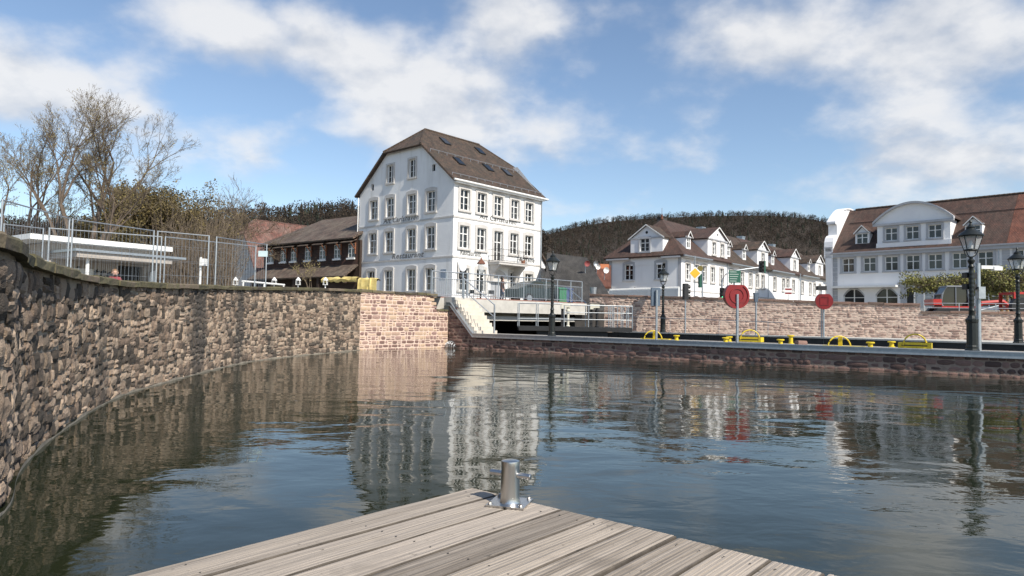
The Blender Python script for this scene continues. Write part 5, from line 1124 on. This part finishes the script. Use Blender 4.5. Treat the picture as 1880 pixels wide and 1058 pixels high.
cq = P(988,44.5,0); cq.z = gz(cq.x,cq.y)-.02; car(cq,.55,'dark grey-green car parked beyond the bridge railing',mat('dark_car_paint',(.05,.07,.075),(.04,.055,.06),.25,.3))
for px,Y,m,lb in ((1030,43.5,mat('green_bin_plastic',(.04,.22,.10),(.03,.17,.08),.5),'green wheeled bin beyond the bridge railing'),(1041,43.7,mat('blue_bin_plastic',(.06,.10,.24),(.05,.08,.19),.5),'blue wheeled bin beside the green one')):
    q = P(px,Y,0); t = thing('wheeled_bin',lb,'bin',(q.x,q.y,gz(q.x,q.y)),.3); MB().prism([(-.24,-.25,.1),(.24,-.25,.1),(.24,.25,.1),(-.24,.25,.1)],(0,0,.85)).build('body', m, t); MB().slab([(-.28,-.3,.96),(.28,-.3,.96),(.28,.3,1.06),(-.28,.3,1.06)],.05).build('lid', m, t); MB().tube([(-.26,.24,.12),(.26,.24,.12)],.1,10).build('wheels', black, t)
def bistro(px,Y,label,rz):
    q = P(px,Y,0); t = thing('bistro_chair',label,'chair',(q.x,q.y,gz(q.x,q.y)),rz,'bistro chairs before the inn')
    MB().b2((-.21,-.21,.43),(.21,.21,.47)).build('seat', wood_post, t); MB().b2((-.21,.18,.62),(.21,.21,.88)).build('backrest', black, t)
    for x in (-.19,.19):
        MB().tube([(x,-.19,0),(x,-.19,.44)],.014,5).build('leg', black, t); MB().tube([(x,.2,0),(x,.2,.88)],.014,5).build('leg', black, t)
bistro(902,47,'bistro chair left of the walking person',.4); bistro(934,47.2,'bistro chair right of the walking person',-.7); bistro(868,47.5,'bistro chair beside the copper-roofed lantern',2.4); bistro(944,48.0,'rearmost bistro chair nearest the car',1.6)
q = P(926,47.6,0); t = thing('bistro_table','small round bistro table before the inn door','table',(q.x,q.y,gz(q.x,q.y))); MB().lathe([(.02,.7),(.36,.71),(.36,.735)],n=18).build('top', black, t); MB().tube([(0,0,0),(0,0,.71)],.03,6).build('stem', black, t); MB().lathe([(.22,0),(.2,.03)],n=12).build('foot', black, t)
# picket fence, planter, pruned shrub at the corner house
pf = thing('picket_fence','white picket fence in front of the corner house','fence',P(1118,50,0)); pfi = Matrix.Translation(-pf.location); a,b = P(1119,50.5,0),P(1246,45.2,0); n = 68
for i in range(n+1): q = a.lerp(b,i/n); q.z = 2.6; MB().prism([q+Vector((-.045,0,0)),q+Vector((.045,0,0)),q+Vector((.045,0,1.08)),q+Vector((0,0,1.18)),q+Vector((-.045,0,1.08))],(0,.03,0)).build('picket', whitewood, pf, pfi)
for z in (3.0,3.45): MB().prism([Vector((a.x,a.y+.04,z)),Vector((b.x,b.y+.04,z)),Vector((b.x,b.y+.08,z)),Vector((a.x,a.y+.08,z))],(0,0,.09)).build('rail', whitewood, pf, pfi)
for f in (0,.25,.5,.75,1): q = a.lerp(b,f); MB().b2((q.x-.05,q.y+.08,gz(q.x,q.y)-.05),(q.x+.05,q.y+.18,3.6)).build('post', whitewood, pf, pfi)
q = gw(s_on_wall(1089,.2),.2,0); q.z = zG_px(1089)+.11; pt_ = thing('planter','grey and white metal planter standing on the garden wall end','planter',q); MB().lathe([(.17,0),(.21,.42),(.22,.44)],n=8).build('bucket', zinc, pt_)
# street signs and signals behind the wall
def gp_(px,Y): q = P(px,Y,0); q.z = gz(q.x,q.y); return q
q = gp_(1275,52); hh = zat(1275,502,52)-q.z; t = post_at('priority_sign','yellow diamond priority road sign on grey pole','road sign',q,zat(1275,470,52)-q.z,.04)
for r_,m,y in ((.52,whitewood,-.06),(.40,mat('sign_yellow',(.72,.42,.02),(.65,.38,.02),.5),-.075)): MB().prism([(r_*math.cos(a),y,hh+r_*math.sin(a)) for a in [math.pi/2*i for i in range(4)]],(0,.012,0)).build('plate', m, t)
MB().lathe([(.22,-.02),(.22,.02)],n=14).build('round_plate', mat('olive_sign_back',(.16,.13,.03)), t, Matrix.Translation((.42,.03,hh+.38))@Matrix.Rotation(math.pi/2,4,'X'))
q = gp_(1289,53); t = post_at('street_name_pole','grey pole with edge-on green sign beside the diamond sign','pole',q,zat(1289,493,53)-q.z,.06); hh = zat(1289,515,53)-q.z; MB().b2((-.22,-.05,hh-.55),(-.07,.4,hh+.5)).build('sign_plate', green_sign, t)
q = gp_(1325,50); t = post_at('signal_mast','curved grey mast with green light below and signal head on its long arm','traffic light',q,zat(1326,520,50)-q.z,.07); b0 = q
mb = MB(); pts = [at(1325,522,50)-b0, at(1327,512,50)-b0, at(1333,503,50)-b0, at(1345,498,50)-b0, at(1372,494,50)-b0, at(1396,491,50)-b0]; mb.tube(pts,.05,8); mb.build('arm', zinc, t, None, True)
lg = bpy.data.materials.new('lit_green'); lg.use_nodes = True; _b = lg.node_tree.nodes['Principled BSDF']; _b.inputs['Base Color'].default_value = (.02,.6,.3,1); _b.inputs['Emission Color'].default_value = (.05,1,.45,1); _b.inputs['Emission Strength'].default_value = 1.6
dl = mat('dark_lens',(.03,.012,.012),None,.3)
signal_head(t, (at(1325,540,50)-b0).z, -.05, None, 0, [dl,dl,lg])
v = at(1398,490,50)-b0; M_ = Matrix.Translation(v)
MB().b2((-.17,-.12,-.42),(.17,.1,.42)).build('signal_head', black, t, M_); MB().b2((.18,-.05,-.44),(.30,.1,.44)).build('backing_board', green_sign, t, M_)
for i in range(3): MB().lathe([(.1,0),(.1,.13),(.09,.13),(.09,0)],n=10).build('visor', black, t, M_@Matrix.Translation((0,-.12,.27-.27*i))@Matrix.Rotation(math.pi/2,4,'X')); MB().lathe([(.09,0),(.09,.015)],n=10).build('lens', dl, t, M_@Matrix.Translation((0,-.12,.27-.27*i))@Matrix.Rotation(math.pi/2,4,'X'))
q = gp_(1348,48); t = post_at('direction_sign','dark green direction board above the near red disc','road sign',q,zat(1348,500,48)-q.z,.05); hh = zat(1348,508,48)-q.z
MB().b2((-.42,-.09,hh-.44),(.42,-.05,hh+.44)).build('board', green_sign, t)
for i in range(5): MB().b2((-.36,-.094,hh+.30-.16*i),(.12+.05*((i*7)%4),-.0905,hh+.335-.16*i)).build('lettering_strip', mat('sign_text',(.55,.62,.58)), t)
q = gp_(1447,58); t = post_at('red_white_sign','small white sign with two red bars before third row house','road sign',q,zat(1447,531,58)-q.z+.2,.035); hh = zat(1447,535,58)-q.z; MB().b2((-.33,-.06,hh-.32),(.33,-.04,hh+.32)).build('board', whitewood, t); MB().b2((-.28,-.065,hh+.1),(.28,-.0605,hh+.24)).b2((-.28,-.065,hh-.24),(.28,-.0605,hh-.1)).build('red_bars', red_p, t)
q = gp_(1470,60); post_at('grey_pole','thin grey pole in front of third row house','pole',q,2.9,.04); 
# excavator and red loader behind the wall at right
ex = gp_(1758,40); t = thing('mini_excavator','small excavator with grey glazed cab and red body behind the garden wall','excavator',ex,-.2); zc = zat(1762,567,40)-ex.z; zt_ = zat(1762,526,40)-ex.z
prof = [(-.62,zc),(.62,zc),(.72,zc+.4),(.66,zt_-.18),(.5,zt_),(-.45,zt_),(-.7,zt_-.45),(-.78,zc+.35)]
MB().prism([(x,.25,z) for x,z in prof],(0,1.0,0)).build('cab_glass', pane, t)
mb = MB()
for y in (.2,1.24): mb.tube([(x,y,z) for x,z in prof]+[(prof[0][0],y,prof[0][1])],.055,6); mb.tube([(.02,y,zc),(.02,y,zt_)],.035,5)
for x,z in prof: mb.tube([(x,.2,z),(x,1.24,z)],.05,6)
mb.build('cab_frame', mat('cab_grey',(.20,.22,.25),(.15,.17,.19),.4), t); MB().b2((-1.25,.0,.6),(-.8,1.4,zc+.55)).b2((-.8,0,.55),(.8,1.4,zc-.06)).build('body', redpaint, t)
for y in (-.1,1.1): MB().prism([(x,y,z) for x,z in ((-1.0,.0),(1.0,.0),(1.2,.22),(1.0,.45),(-1.0,.45),(-1.2,.22))],(0,.38,0)).build('track', black, t)
MB().tube([(.9,.6,zc-.3),(1.5,.5,zc+.35),(2.6,.5,zc+.45),(3.3,.5,zc-.1)],[.12,.15,.15,.1],6).build('boom', redpaint, t); MB().tube([(1.3,.4,zc-.1),(2.4,.4,zc+.22)],.05,6).build('hydraulic_ram', zinc, t)
MB().prism([(3.1,.2,zc-.3),(3.7,.2,zc-.35),(3.6,.2,zc+.05),(3.3,.2,zc+.1)],(0,.6,0)).build('bucket', darkmetal, t)
ld = gp_(1880,37.5); t = thing('red_loader','red wheel loader cab cut by the right picture edge','loader',ld,-.1); zt_ = zat(1875,537,37.5)-ld.z
MB().b2((-.75,-.5,.5),(.9,.9,zt_-.95)).b2((-.75,-.5,zt_-.12),(.8,.9,zt_)).b2((-.75,-.5,zt_-.95),(-.62,-.38,zt_-.12)).b2((.65,-.5,zt_-.95),(.8,-.38,zt_-.12)).b2((-.75,.78,zt_-.95),(-.62,.9,zt_-.12)).build('cab', redpaint, t)
MB().b2((-.61,-.44,zt_-.95),(.64,-.42,zt_-.12)).build('window', pane, t); MB().b2((-.4,-.515,zt_-1.25),(.3,-.505,zt_-1.13)).build('stripe', whitewood, t)
for x in (-.5,.9): MB().lathe([(.5,-.15),(.5,.15)],n=18).build('wheel', black, t, Matrix.Translation((x,-.55,.5))@Matrix.Rotation(math.pi/2,4,'X'))
rr_ = thing('wall_guard_rail','two thin grey pipes along the wall top before the excavator','rail',P(1700,34.5,2)); ri2 = Matrix.Translation(-rr_.location)
a,b = gw(s_on_wall(1696,.35),.35),gw(s_on_wall(1900,.35),.35)
for z in (2.36,2.6): MB().tube([Vector((a.x,a.y,z)),Vector((b.x,b.y,z))],.018,5).build('pipe', zinc, rr_, ri2)
for f in (0,.33,.66,1): q = a.lerp(b,f); MB().tube([Vector((q.x,q.y,1.9)),Vector((q.x,q.y,2.62))],.02,5).build('post', zinc, rr_, ri2)
# ================================================================== VEGETATION
def grow(seed, base, dirs, length, radius, depth, spread, up=.12, shrink=.74, nseg=4, kids_=(2,3), wob=.12):
    r = random.Random(seed); segs = []; tips = []
    def rec(p, d, l, rad, lev):
        pts = [p]; rs = [rad]; n = nseg if lev > 1 else 3
        for i in range(n):
            d = (d+Vector((r.gauss(0,wob),r.gauss(0,wob),r.gauss(0,wob)+up*.3))).normalized(); p = p+d*(l/n); pts.append(p); rs.append(rad*(1-.42*(i+1)/n))
            if lev <= 2: tips.append((p,d))
            if (0 if lev < depth else 2) < i < n-1 and lev > 1 and r.random() < .7:
                a = Vector((r.gauss(0,1),r.gauss(0,1),r.gauss(0,.6))).normalized(); nd = (d+a*spread*1.2).normalized(); rec(p, nd, l*shrink*r.uniform(.55,.9), rs[-1]*.55, lev-1)
        segs.append((pts,rs,lev))
        if lev > 0:
            for _ in range(r.randint(*kids_)):
                a = Vector((r.gauss(0,1),r.gauss(0,1),r.gauss(0,.7))).normalized(); nd = (d+a*spread+Vector((0,0,up))).normalized()
                rec(p, nd, l*shrink*r.uniform(.75,1.1), rs[-1]*.72, lev-1)
    for d,l,rad in dirs: rec(Vector(base[0] if isinstance(base,list) else base), Vector(d).normalized(), length*l, radius*rad, depth)
    return segs,tips
def tree(name, label, cat, loc, segs, tips, leafm, nleaf, lsize, barkm=bark, seed=1, group=None, rmin=.006):
    t = thing(name, label, cat, loc, 0, group); big_,sm_ = MB(),MB()
    for pts,rs,lev in segs:
        (big_ if lev > 2 else sm_).tube(pts,[max(rmin,q) for q in rs], 6 if lev > 2 else 3, cap=False)
    big_.build('trunk', barkm, t, None, True) if big_.f else None
    stuff(sm_.build('twigs', bark2, t, None, True))
    if nleaf:
        r = random.Random(seed); vs = []; fs = []
        for _ in range(nleaf):
            p,d = r.choice(tips); c = p+Vector((r.gauss(0,lsize*1.6),r.gauss(0,lsize*1.6),r.gauss(0,lsize*1.6))); a = Vector((r.gauss(0,1),r.gauss(0,1),r.gauss(0,1))).normalized()*lsize*r.uniform(.6,1.3); b = a.cross(Vector((r.gauss(0,1),r.gauss(0,1),r.gauss(0,1)))).normalized()*lsize*r.uniform(.35,.7)
            k = len(vs); vs += [c-a,c+b,c+a,c-b]; fs.append((k,k+1,k+2,k+3))
        me = bpy.data.meshes.new('crown'); me.from_pydata(vs,[],fs); me.materials.append(leafm); stuff(link('crown', me, t))
    return t
q = P(150,37,0); q.z = gz(q.x,q.y)
sg_,tp_ = grow(5,(0,0,0),[((-.42,.1,1),1.0,.9),((-.16,-.1,1),1.12,1.0),((.02,.15,1),1.18,1.1),((.2,.0,1),1.12,1.0),((.5,-.1,.9),.85,.7)],4.3,.17,6,.6,.09,.62,5,(2,3),.06)
tree('big_bare_tree','tall many-stemmed tree with sparse yellowish buds behind the fence','tree',q,sg_,tp_,leaf_y,8000,.035,seed=2,rmin=.0045)
q = P(20,40,0); q.z = gz(q.x,q.y); sg_,tp_ = grow(9,(0,0,0),[((-.3,0,1),1,1),((.25,.1,1),1,.9),((0,.2,1),1.1,.9)],4.8,.15,5,.55,.10,.62,6,(2,2),.06)
tree('budding_tree','budding tree cut by the left picture edge','tree',q,sg_,tp_,leaf_y,3000,.05,seed=3,rmin=.008)
q = P(268,47,0); q.z = gz(q.x,q.y); sg_,tp_ = grow(21,(0,0,0),[((-.5,0,1),.9,1),((.45,.1,1),.9,.9),((0,.2,1),1.05,1),((-.15,-.3,1),.95,.9),((.2,-.3,.9),.9,.8)],2.7,.14,5,.62,.06,.78,4,(2,3),.13)
tree('olive_leaf_tree','dense olive-brown bushy tree right of the tall bare tree','tree',q,sg_,tp_,leaf_o,42000,.085,seed=4,rmin=.008)
q = P(362,52,0); q.z = gz(q.x,q.y); sg_,tp_ = grow(33,(0,0,0),[((-.4,0,1),1,1),((.4,.1,1),1,.9),((0,.2,1),1.15,1),((.15,-.2,1),1.1,.9)],3.0,.12,6,.5,.07,.74,4,(2,2),.12)
tree('brown_bare_tree','bare brown twiggy tree left of the grey gable house','tree',q,sg_,tp_,leaf_o,1500,.05,seed=5,rmin=.008)
r = random.Random(4)
th_ = thing('bare_thicket','thicket of thin upright bare stems behind the right fence panels','thicket',(P(360,40,0).x,40,2)); vs = MB(); ti2 = Matrix.Translation(-th_.location)
for i in range(520):
    px = r.uniform(285,425); Y = r.uniform(36,50); p = P(px,Y,0); p.z = gz(p.x,p.y)-.05; h = r.uniform(2.2,5.6); d = Vector((r.gauss(0,.13),r.gauss(0,.13),1)); pts = [p]
    for k in range(4): d = (d+Vector((r.gauss(0,.07),r.gauss(0,.07),0))).normalized(); pts.append(pts[-1]+d*h/4)
    vs.tube(pts,[.022,.018,.014,.010,.006],3,cap=False)
    for k in (2,3,4): vs.tube([pts[k],pts[k]+Vector((r.gauss(0,.4),r.gauss(0,.4),r.uniform(.3,.8)))],[.009,.005],3,cap=False); vs.tube([pts[k-1],pts[k-1]+Vector((r.gauss(0,.5),r.gauss(0,.5),r.uniform(.2,.7)))],[.009,.005],3,cap=False)
stuff(vs.build('stems', bark2, th_, ti2))
q = P(565,33.5,0); q.z = gz(q.x,q.y); sg_,tp_ = grow(41,(0,0,0),[((-.4,0,1),1,1),((.4,.1,1),1,.9),((0,.2,1),1.1,1),((.2,-.3,1),.9,1),((-.2,-.2,1),1.1,1)],.62,.02,3,.4,.1,.8,3,(2,3),.12)
tree('budding_shrub','small budding shrub above the wall in front of the brown hall','shrub',q,sg_,tp_,leaf_y,500,.03,bark2,6,rmin=.004)
q = P(1180,49.5,0); q.z = 2.7; sg_,tp_ = grow(51,(0,0,0),[((-.8,0,.7),1,1),((.8,.1,.7),1,.9),((0,.2,1),.8,1),((.4,0,1),.9,1),((-.4,0,1),.9,1)],.55,.05,2,.6,.1,.75,3,(2,3),.2)
tree('pruned_shrub','knobbly pruned dark shrub above white picket fence','shrub',q,sg_,tp_,leaf_o,0,.03,bark,6,rmin=.022)
q = P(1382,50,0); q.z = gz(q.x,q.y); 
# roof-trained trees by the big house
def flat_tree(px, Y, wd, dp, z0, z1, label, seed, n=3600):
    q = P(px,Y,0); q.z = gz(q.x,q.y); t = thing('trained_tree',label,'tree',q,-.3,'flat trained trees before the big house'); r = random.Random(seed)
    MB().tube([(0,0,0),(.03,.02,(z0-q.z)*.6),(0,0,z1-q.z-.3)],[.10,.085,.07],8).build('trunk', wood_post, t, None, True); tw = MB(); vs = []; fs = []; h = z1-z0
    for i in range(200):
        a = Vector((0,0,z0-q.z+r.uniform(0,.4))); b = Vector((r.uniform(-wd/2,wd/2),r.uniform(-dp/2,dp/2),z0-q.z+r.uniform(.1,h))); m_ = a.lerp(b,.5)+Vector((r.gauss(0,.1),r.gauss(0,.1),.15)); c = b+Vector((r.gauss(0,.25),r.gauss(0,.25),r.uniform(.05,.45))); tw.tube([a,m_,b,c],[.03,.02,.012,.006],3,cap=False)
    stuff(tw.build('twigs', bark2, t))
    cl = [Vector((r.uniform(-wd/2,wd/2),r.uniform(-dp/2,dp/2),z0-q.z+h*r.uniform(.05,.95)**.8)) for _ in range(60)]+[Vector((r.uniform(-wd*.6,wd*.6),r.uniform(-dp/2,dp/2),z0-q.z+h*r.uniform(-.25,1.25))) for _ in range(25)]
    for _ in range(n):
        c = r.choice(cl)+Vector((r.gauss(0,.2),r.gauss(0,.2),r.gauss(0,.13))); a = Vector((r.gauss(0,1),r.gauss(0,1),r.gauss(0,1))).normalized()*.075; b = a.cross(Vector((r.gauss(0,1),r.gauss(0,1),r.gauss(0,1)))).normalized()*.045; k = len(vs); vs += [c-a,c+b,c+a,c-b]; fs.append((k,k+1,k+2,k+3))
    me = bpy.data.meshes.new('crown'); me.from_pydata(vs,[],fs); me.materials.append(leaf_g); stuff(link('crown', me, t))
def zq(py,Y,px=1750): return zat(px,py,Y)
flat_tree(1721,47,3.6,2.6,zq(538,47),zq(512,47),'flat-crowned trained tree left of the excavator cab',61); flat_tree(1840,45,2.6,2.4,zq(535,45),zq(497,45),'taller trained tree behind the red boom, left trunk',62,3800); flat_tree(1850,44,2.0,2.2,zq(535,44),zq(500,44),'trained tree behind the red boom, right trunk',63,2600); flat_tree(1765,48,2.6,2.2,zq(533,48),zq(512,48),'flat-crowned trained tree above the excavator cab',64,2600)
q = P(1705,52,0); gsh = thing('glass_shelter','white framed glass porch by the big house door','porch',(q.x,q.y,gz(q.x,q.y)),tr_)
for i in range(4): MB().b2((-1.0+.66*i,0,0),(-.92+.66*i,.08,2.6)).build('post', whitewood, gsh)
MB().b2((-1.0,-.02,2.6),(1.07,.1,2.72)).build('beam', whitewood, gsh); MB().b2((-.9,.03,.1),(1.0,.05,2.6)).build('glazing', clearglass, gsh)
# ------------------------------------------------------------------ wooded hills
def ridge(pts, x):
    for (a,ya),(b,yb) in zip(pts,pts[1:]):
        if x <= b: return ya+(yb-ya)*(x-a)/(b-a)
    return pts[-1][1]
def hill(name, D0, D1, prof, pxr, ntree, label, hgt, seed, conif=.12):
    r = random.Random(seed); nx = 70; ny = 14; vs = []; fs = []
    def top(px): return zat(px, ridge(prof,px), D1)-hgt*.7
    def surf(px,f): Y = D0+(D1-D0)*f; p = P(px,Y,0); z = 3+(top(px)-3)*(f**1.15); return Vector((p.x,p.y,z))
    for i in range(nx+1):
        px = pxr[0]+(pxr[1]-pxr[0])*i/nx
        for j in range(ny+1): vs.append(surf(px,j/ny))
        p = P(px,D1*1.25,0); vs.append(Vector((p.x,p.y,0)))
    m_ = ny+2
    for i in range(nx):
        for j in range(ny+1): a = i*m_+j; fs.append((a,a+m_,a+m_+1,a+1))
    structure(MB().add(vs,fs).build(name, forest_m, None, None, True))
    tv = []; tf = []; cv = []; cf = []
    for _ in range(ntree):
        px = r.uniform(*pxr); f = 1-abs(r.gauss(0,.36)); f = f if 0 < f <= 1 else r.random()
        p = surf(px,f); h = hgt*r.uniform(.6,1.15)
        if r.random() < conif:
            k = 6; o = len(cv); rad = h*.2
            for lv in range(3):
                zb,zt_,rr = h*(.12+.26*lv),h*(.5+.26*lv),rad*(1-.27*lv); o = len(cv)
                for i in range(k): a = 6.283*i/k+lv; cv.append(p+Vector((rr*math.cos(a)*r.uniform(.8,1.2),rr*math.sin(a)*r.uniform(.8,1.2),zb)))
                cv.append(p+Vector((0,0,min(zt_,h)))); cf.extend([(o+i,o+(i+1)%k,o+k) for i in range(k)])
        else:
            n = 44; rad = h*.36
            for i in range(n):
                u = Vector((r.gauss(0,1),r.gauss(0,1),r.gauss(0,1))).normalized()*r.uniform(.45,1); c = p+Vector((u.x*rad,u.y*rad,h*.62+u.z*h*.38)); d = (u+Vector((0,0,.7))).normalized()*h*r.uniform(.05,.12); w_ = d.cross(Vector((r.gauss(0,1),r.gauss(0,1),r.gauss(0,1)))).normalized()*h*r.uniform(.025,.055)
                o = len(tv); tv += [c-w_,c+w_,c+d]; tf.append((o,o+1,o+2))
            o = len(tv); w_ = h*.012; tv += [p+Vector((-w_,0,-.5)),p+Vector((w_,0,-.5)),p+Vector((0,0,h*.9))]; tf.append((o,o+1,o+2))
    me = bpy.data.meshes.new('wood'); me.from_pydata(tv,[],tf); me.materials.append(forest_m); o = link(name+'_wood', me); stuff(o,label)
    if cv:
        me = bpy.data.meshes.new('conifers'); me.from_pydata(cv,[],cf); me.materials.append(conifer_m); o = link(name+'_conifers', me); stuff(o,'scattered dark conifers among the '+label)
hill('left_hill',230,450,[(-400,402),(0,402),(200,400),(330,390),(430,381),(520,378),(600,372),(660,371),(760,376),(900,395),(1010,430)],(-500,1010),4200,'dark bare wood on the hill behind the inn',10,71,.10)
hill('right_hill',380,900,[(900,440),(1000,424),(1060,408),(1130,398),(1200,393),(1300,389),(1400,388),(1470,392),(1530,403),(1620,420),(1800,440),(2200,450)],(860,2300),14000,'brown bare wood covering the long hill at right',8,72,.10)
# ================================================================== DOCK
dc = G(870,895,.4); d1 = (dc-G(225,1058,.4)).normalized(); d2 = (G(1560,1058,.4)-dc).normalized(); print('DOCK', dc, d1, d2, d1.dot(d2)); d1 = (d1+Vector((-d2.y,d2.x,0))).normalized()     # d1: along the boards to the end, d2: along the end edge
ang = math.atan2(d1.y,d1.x)
wood_m = mat('weathered_decking', (.36,.31,.26), (.16,.135,.11), .9, scale=2.6, stretch=(.30,9,9), bump=.012, bscale=5, c3=(.30,.26,.218), random_amt=.3); stain(wood_m, (.13,.11,.09), 3.0, .56, .74, (1,1,1), .55); stain(wood_m, (.06,.05,.04), 22.0, .66, .74, (1,1,1), .7)
edge_m = mat('grimy_shaded_board_edge', (.12,.10,.08), (.03,.025,.02), .95, scale=6)  # board sides: joint grime plus the shade of the gaps, put into the colour
dock = thing('dock','weathered grey timber landing stage in the foreground','dock',dc,ang)
# local frame: +x towards the end, -y along the end edge (to the right)
bw_,gap_ = .207,.013; r = random.Random(12)
for i in range(26):
    y0 = -i*(bw_+gap_); Lb = 4.6; ex_ = r.uniform(-.012,.012); grooved = i >= 4; n = 9; prof = []
    w_ = bw_; dzz = r.uniform(-.004,.004); dep = .0034 if grooved else .0007
    prof.append((0,-.034)); prof.append((0,-.006)); prof.append((-.004,-.001))
    for k in range(n):
        a = .006+(w_-.012)*k/n; b = .006+(w_-.012)*(k+1)/n; q = (b-a)
        prof += [(-a,0),(-(a+q*.58),0),(-(a+q*.70),-dep),(-(a+q*.90),-dep)]
    prof += [(-(w_-.004),-.001),(-w_,-.006),(-w_,-.034)]
    vs = []; xs = [-Lb]+[-Lb+ (Lb-.02)*k/14 for k in range(1,15)]+[0]
    nn = len(prof)
    for j,x in enumerate(xs):
        sh = .006 if j == len(xs)-1 else 0; wv_ = r.gauss(0,.0012)
        for (y,z) in prof: vs.append((x+ex_, y0+y+r.gauss(0,.0004), z+dzz+wv_-(sh if z > -.02 else 0)+r.gauss(0,.0005)))
    fs = [(j*nn+k,(j+1)*nn+k,(j+1)*nn+k+1,j*nn+k+1) for j in range(len(xs)-1) for k in range(nn-1)]+[(j*nn+nn-1,(j+1)*nn+nn-1,(j+1)*nn,j*nn) for j in range(len(xs)-1)]+[tuple(range(nn)),tuple(range((len(xs)-1)*nn,len(xs)*nn))[::-1]]
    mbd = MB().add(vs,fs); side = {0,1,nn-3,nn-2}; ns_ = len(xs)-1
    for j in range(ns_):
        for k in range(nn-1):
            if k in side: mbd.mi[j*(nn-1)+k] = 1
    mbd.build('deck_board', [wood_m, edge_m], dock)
screw = MB().lathe([(.004,0),(.005,.001),(.001,.0015)],n=8).mesh('screw',darkmetal)
for i in range(14):
    for xx in (-.12,-.9,-1.7):
        for yy in (.05,.16): link('screw', screw, dock, Matrix.Translation((xx+r.uniform(-.01,.01),-i*(bw_+gap_)-yy+r.uniform(-.008,.008),.0008)))
for x in (-.12,-.9,-1.8,-2.7,-3.6): MB().b2((x-.05,-5.6,-.2),(x+.05,-.01,-.036)).build('joist', timber, dock)
MB().b2((-4.5,-5.6,-.5),(-.25,-.1,-.21)).build('float', darkmetal, dock)
bp_ = G(936,925,.4); bo = thing('mooring_post','brushed stainless mooring bollard with cross pin bolted to the dock','bollard',(bp_.x,bp_.y,.402),ang+.42)
MB().b2((-.105,-.105,0),(.105,.105,.009)).build('base_plate', stainless, bo)
MB().lathe([(.058,.009),(.054,.02),(.052,.04),(.050,.20),(.0505,.222),(.049,.229),(.03,.234),(.004,.236)],n=40).build('post', stainless, bo, None, True)
pd = Matrix.Rotation(-ang-.42+R(-28),3,'Z') ; ax_ = pd@Vector((1,0,0)); c_ = Vector((0,0,.155)); MB().tube([c_-ax_*.124,c_-ax_*.121,c_+ax_*.121,c_+ax_*.124],[.012,.0155,.0155,.012],16).build('cross_pin', stainless, bo, None, True)
for x in (-.085,.085):
    for y in (-.085,.085): MB().lathe([(.012,.009),(.012,.017),(.008,.018),(.008,.026),(.002,.027)],n=6).build('bolt', stainless, bo, Matrix.Translation((x,y,0)))
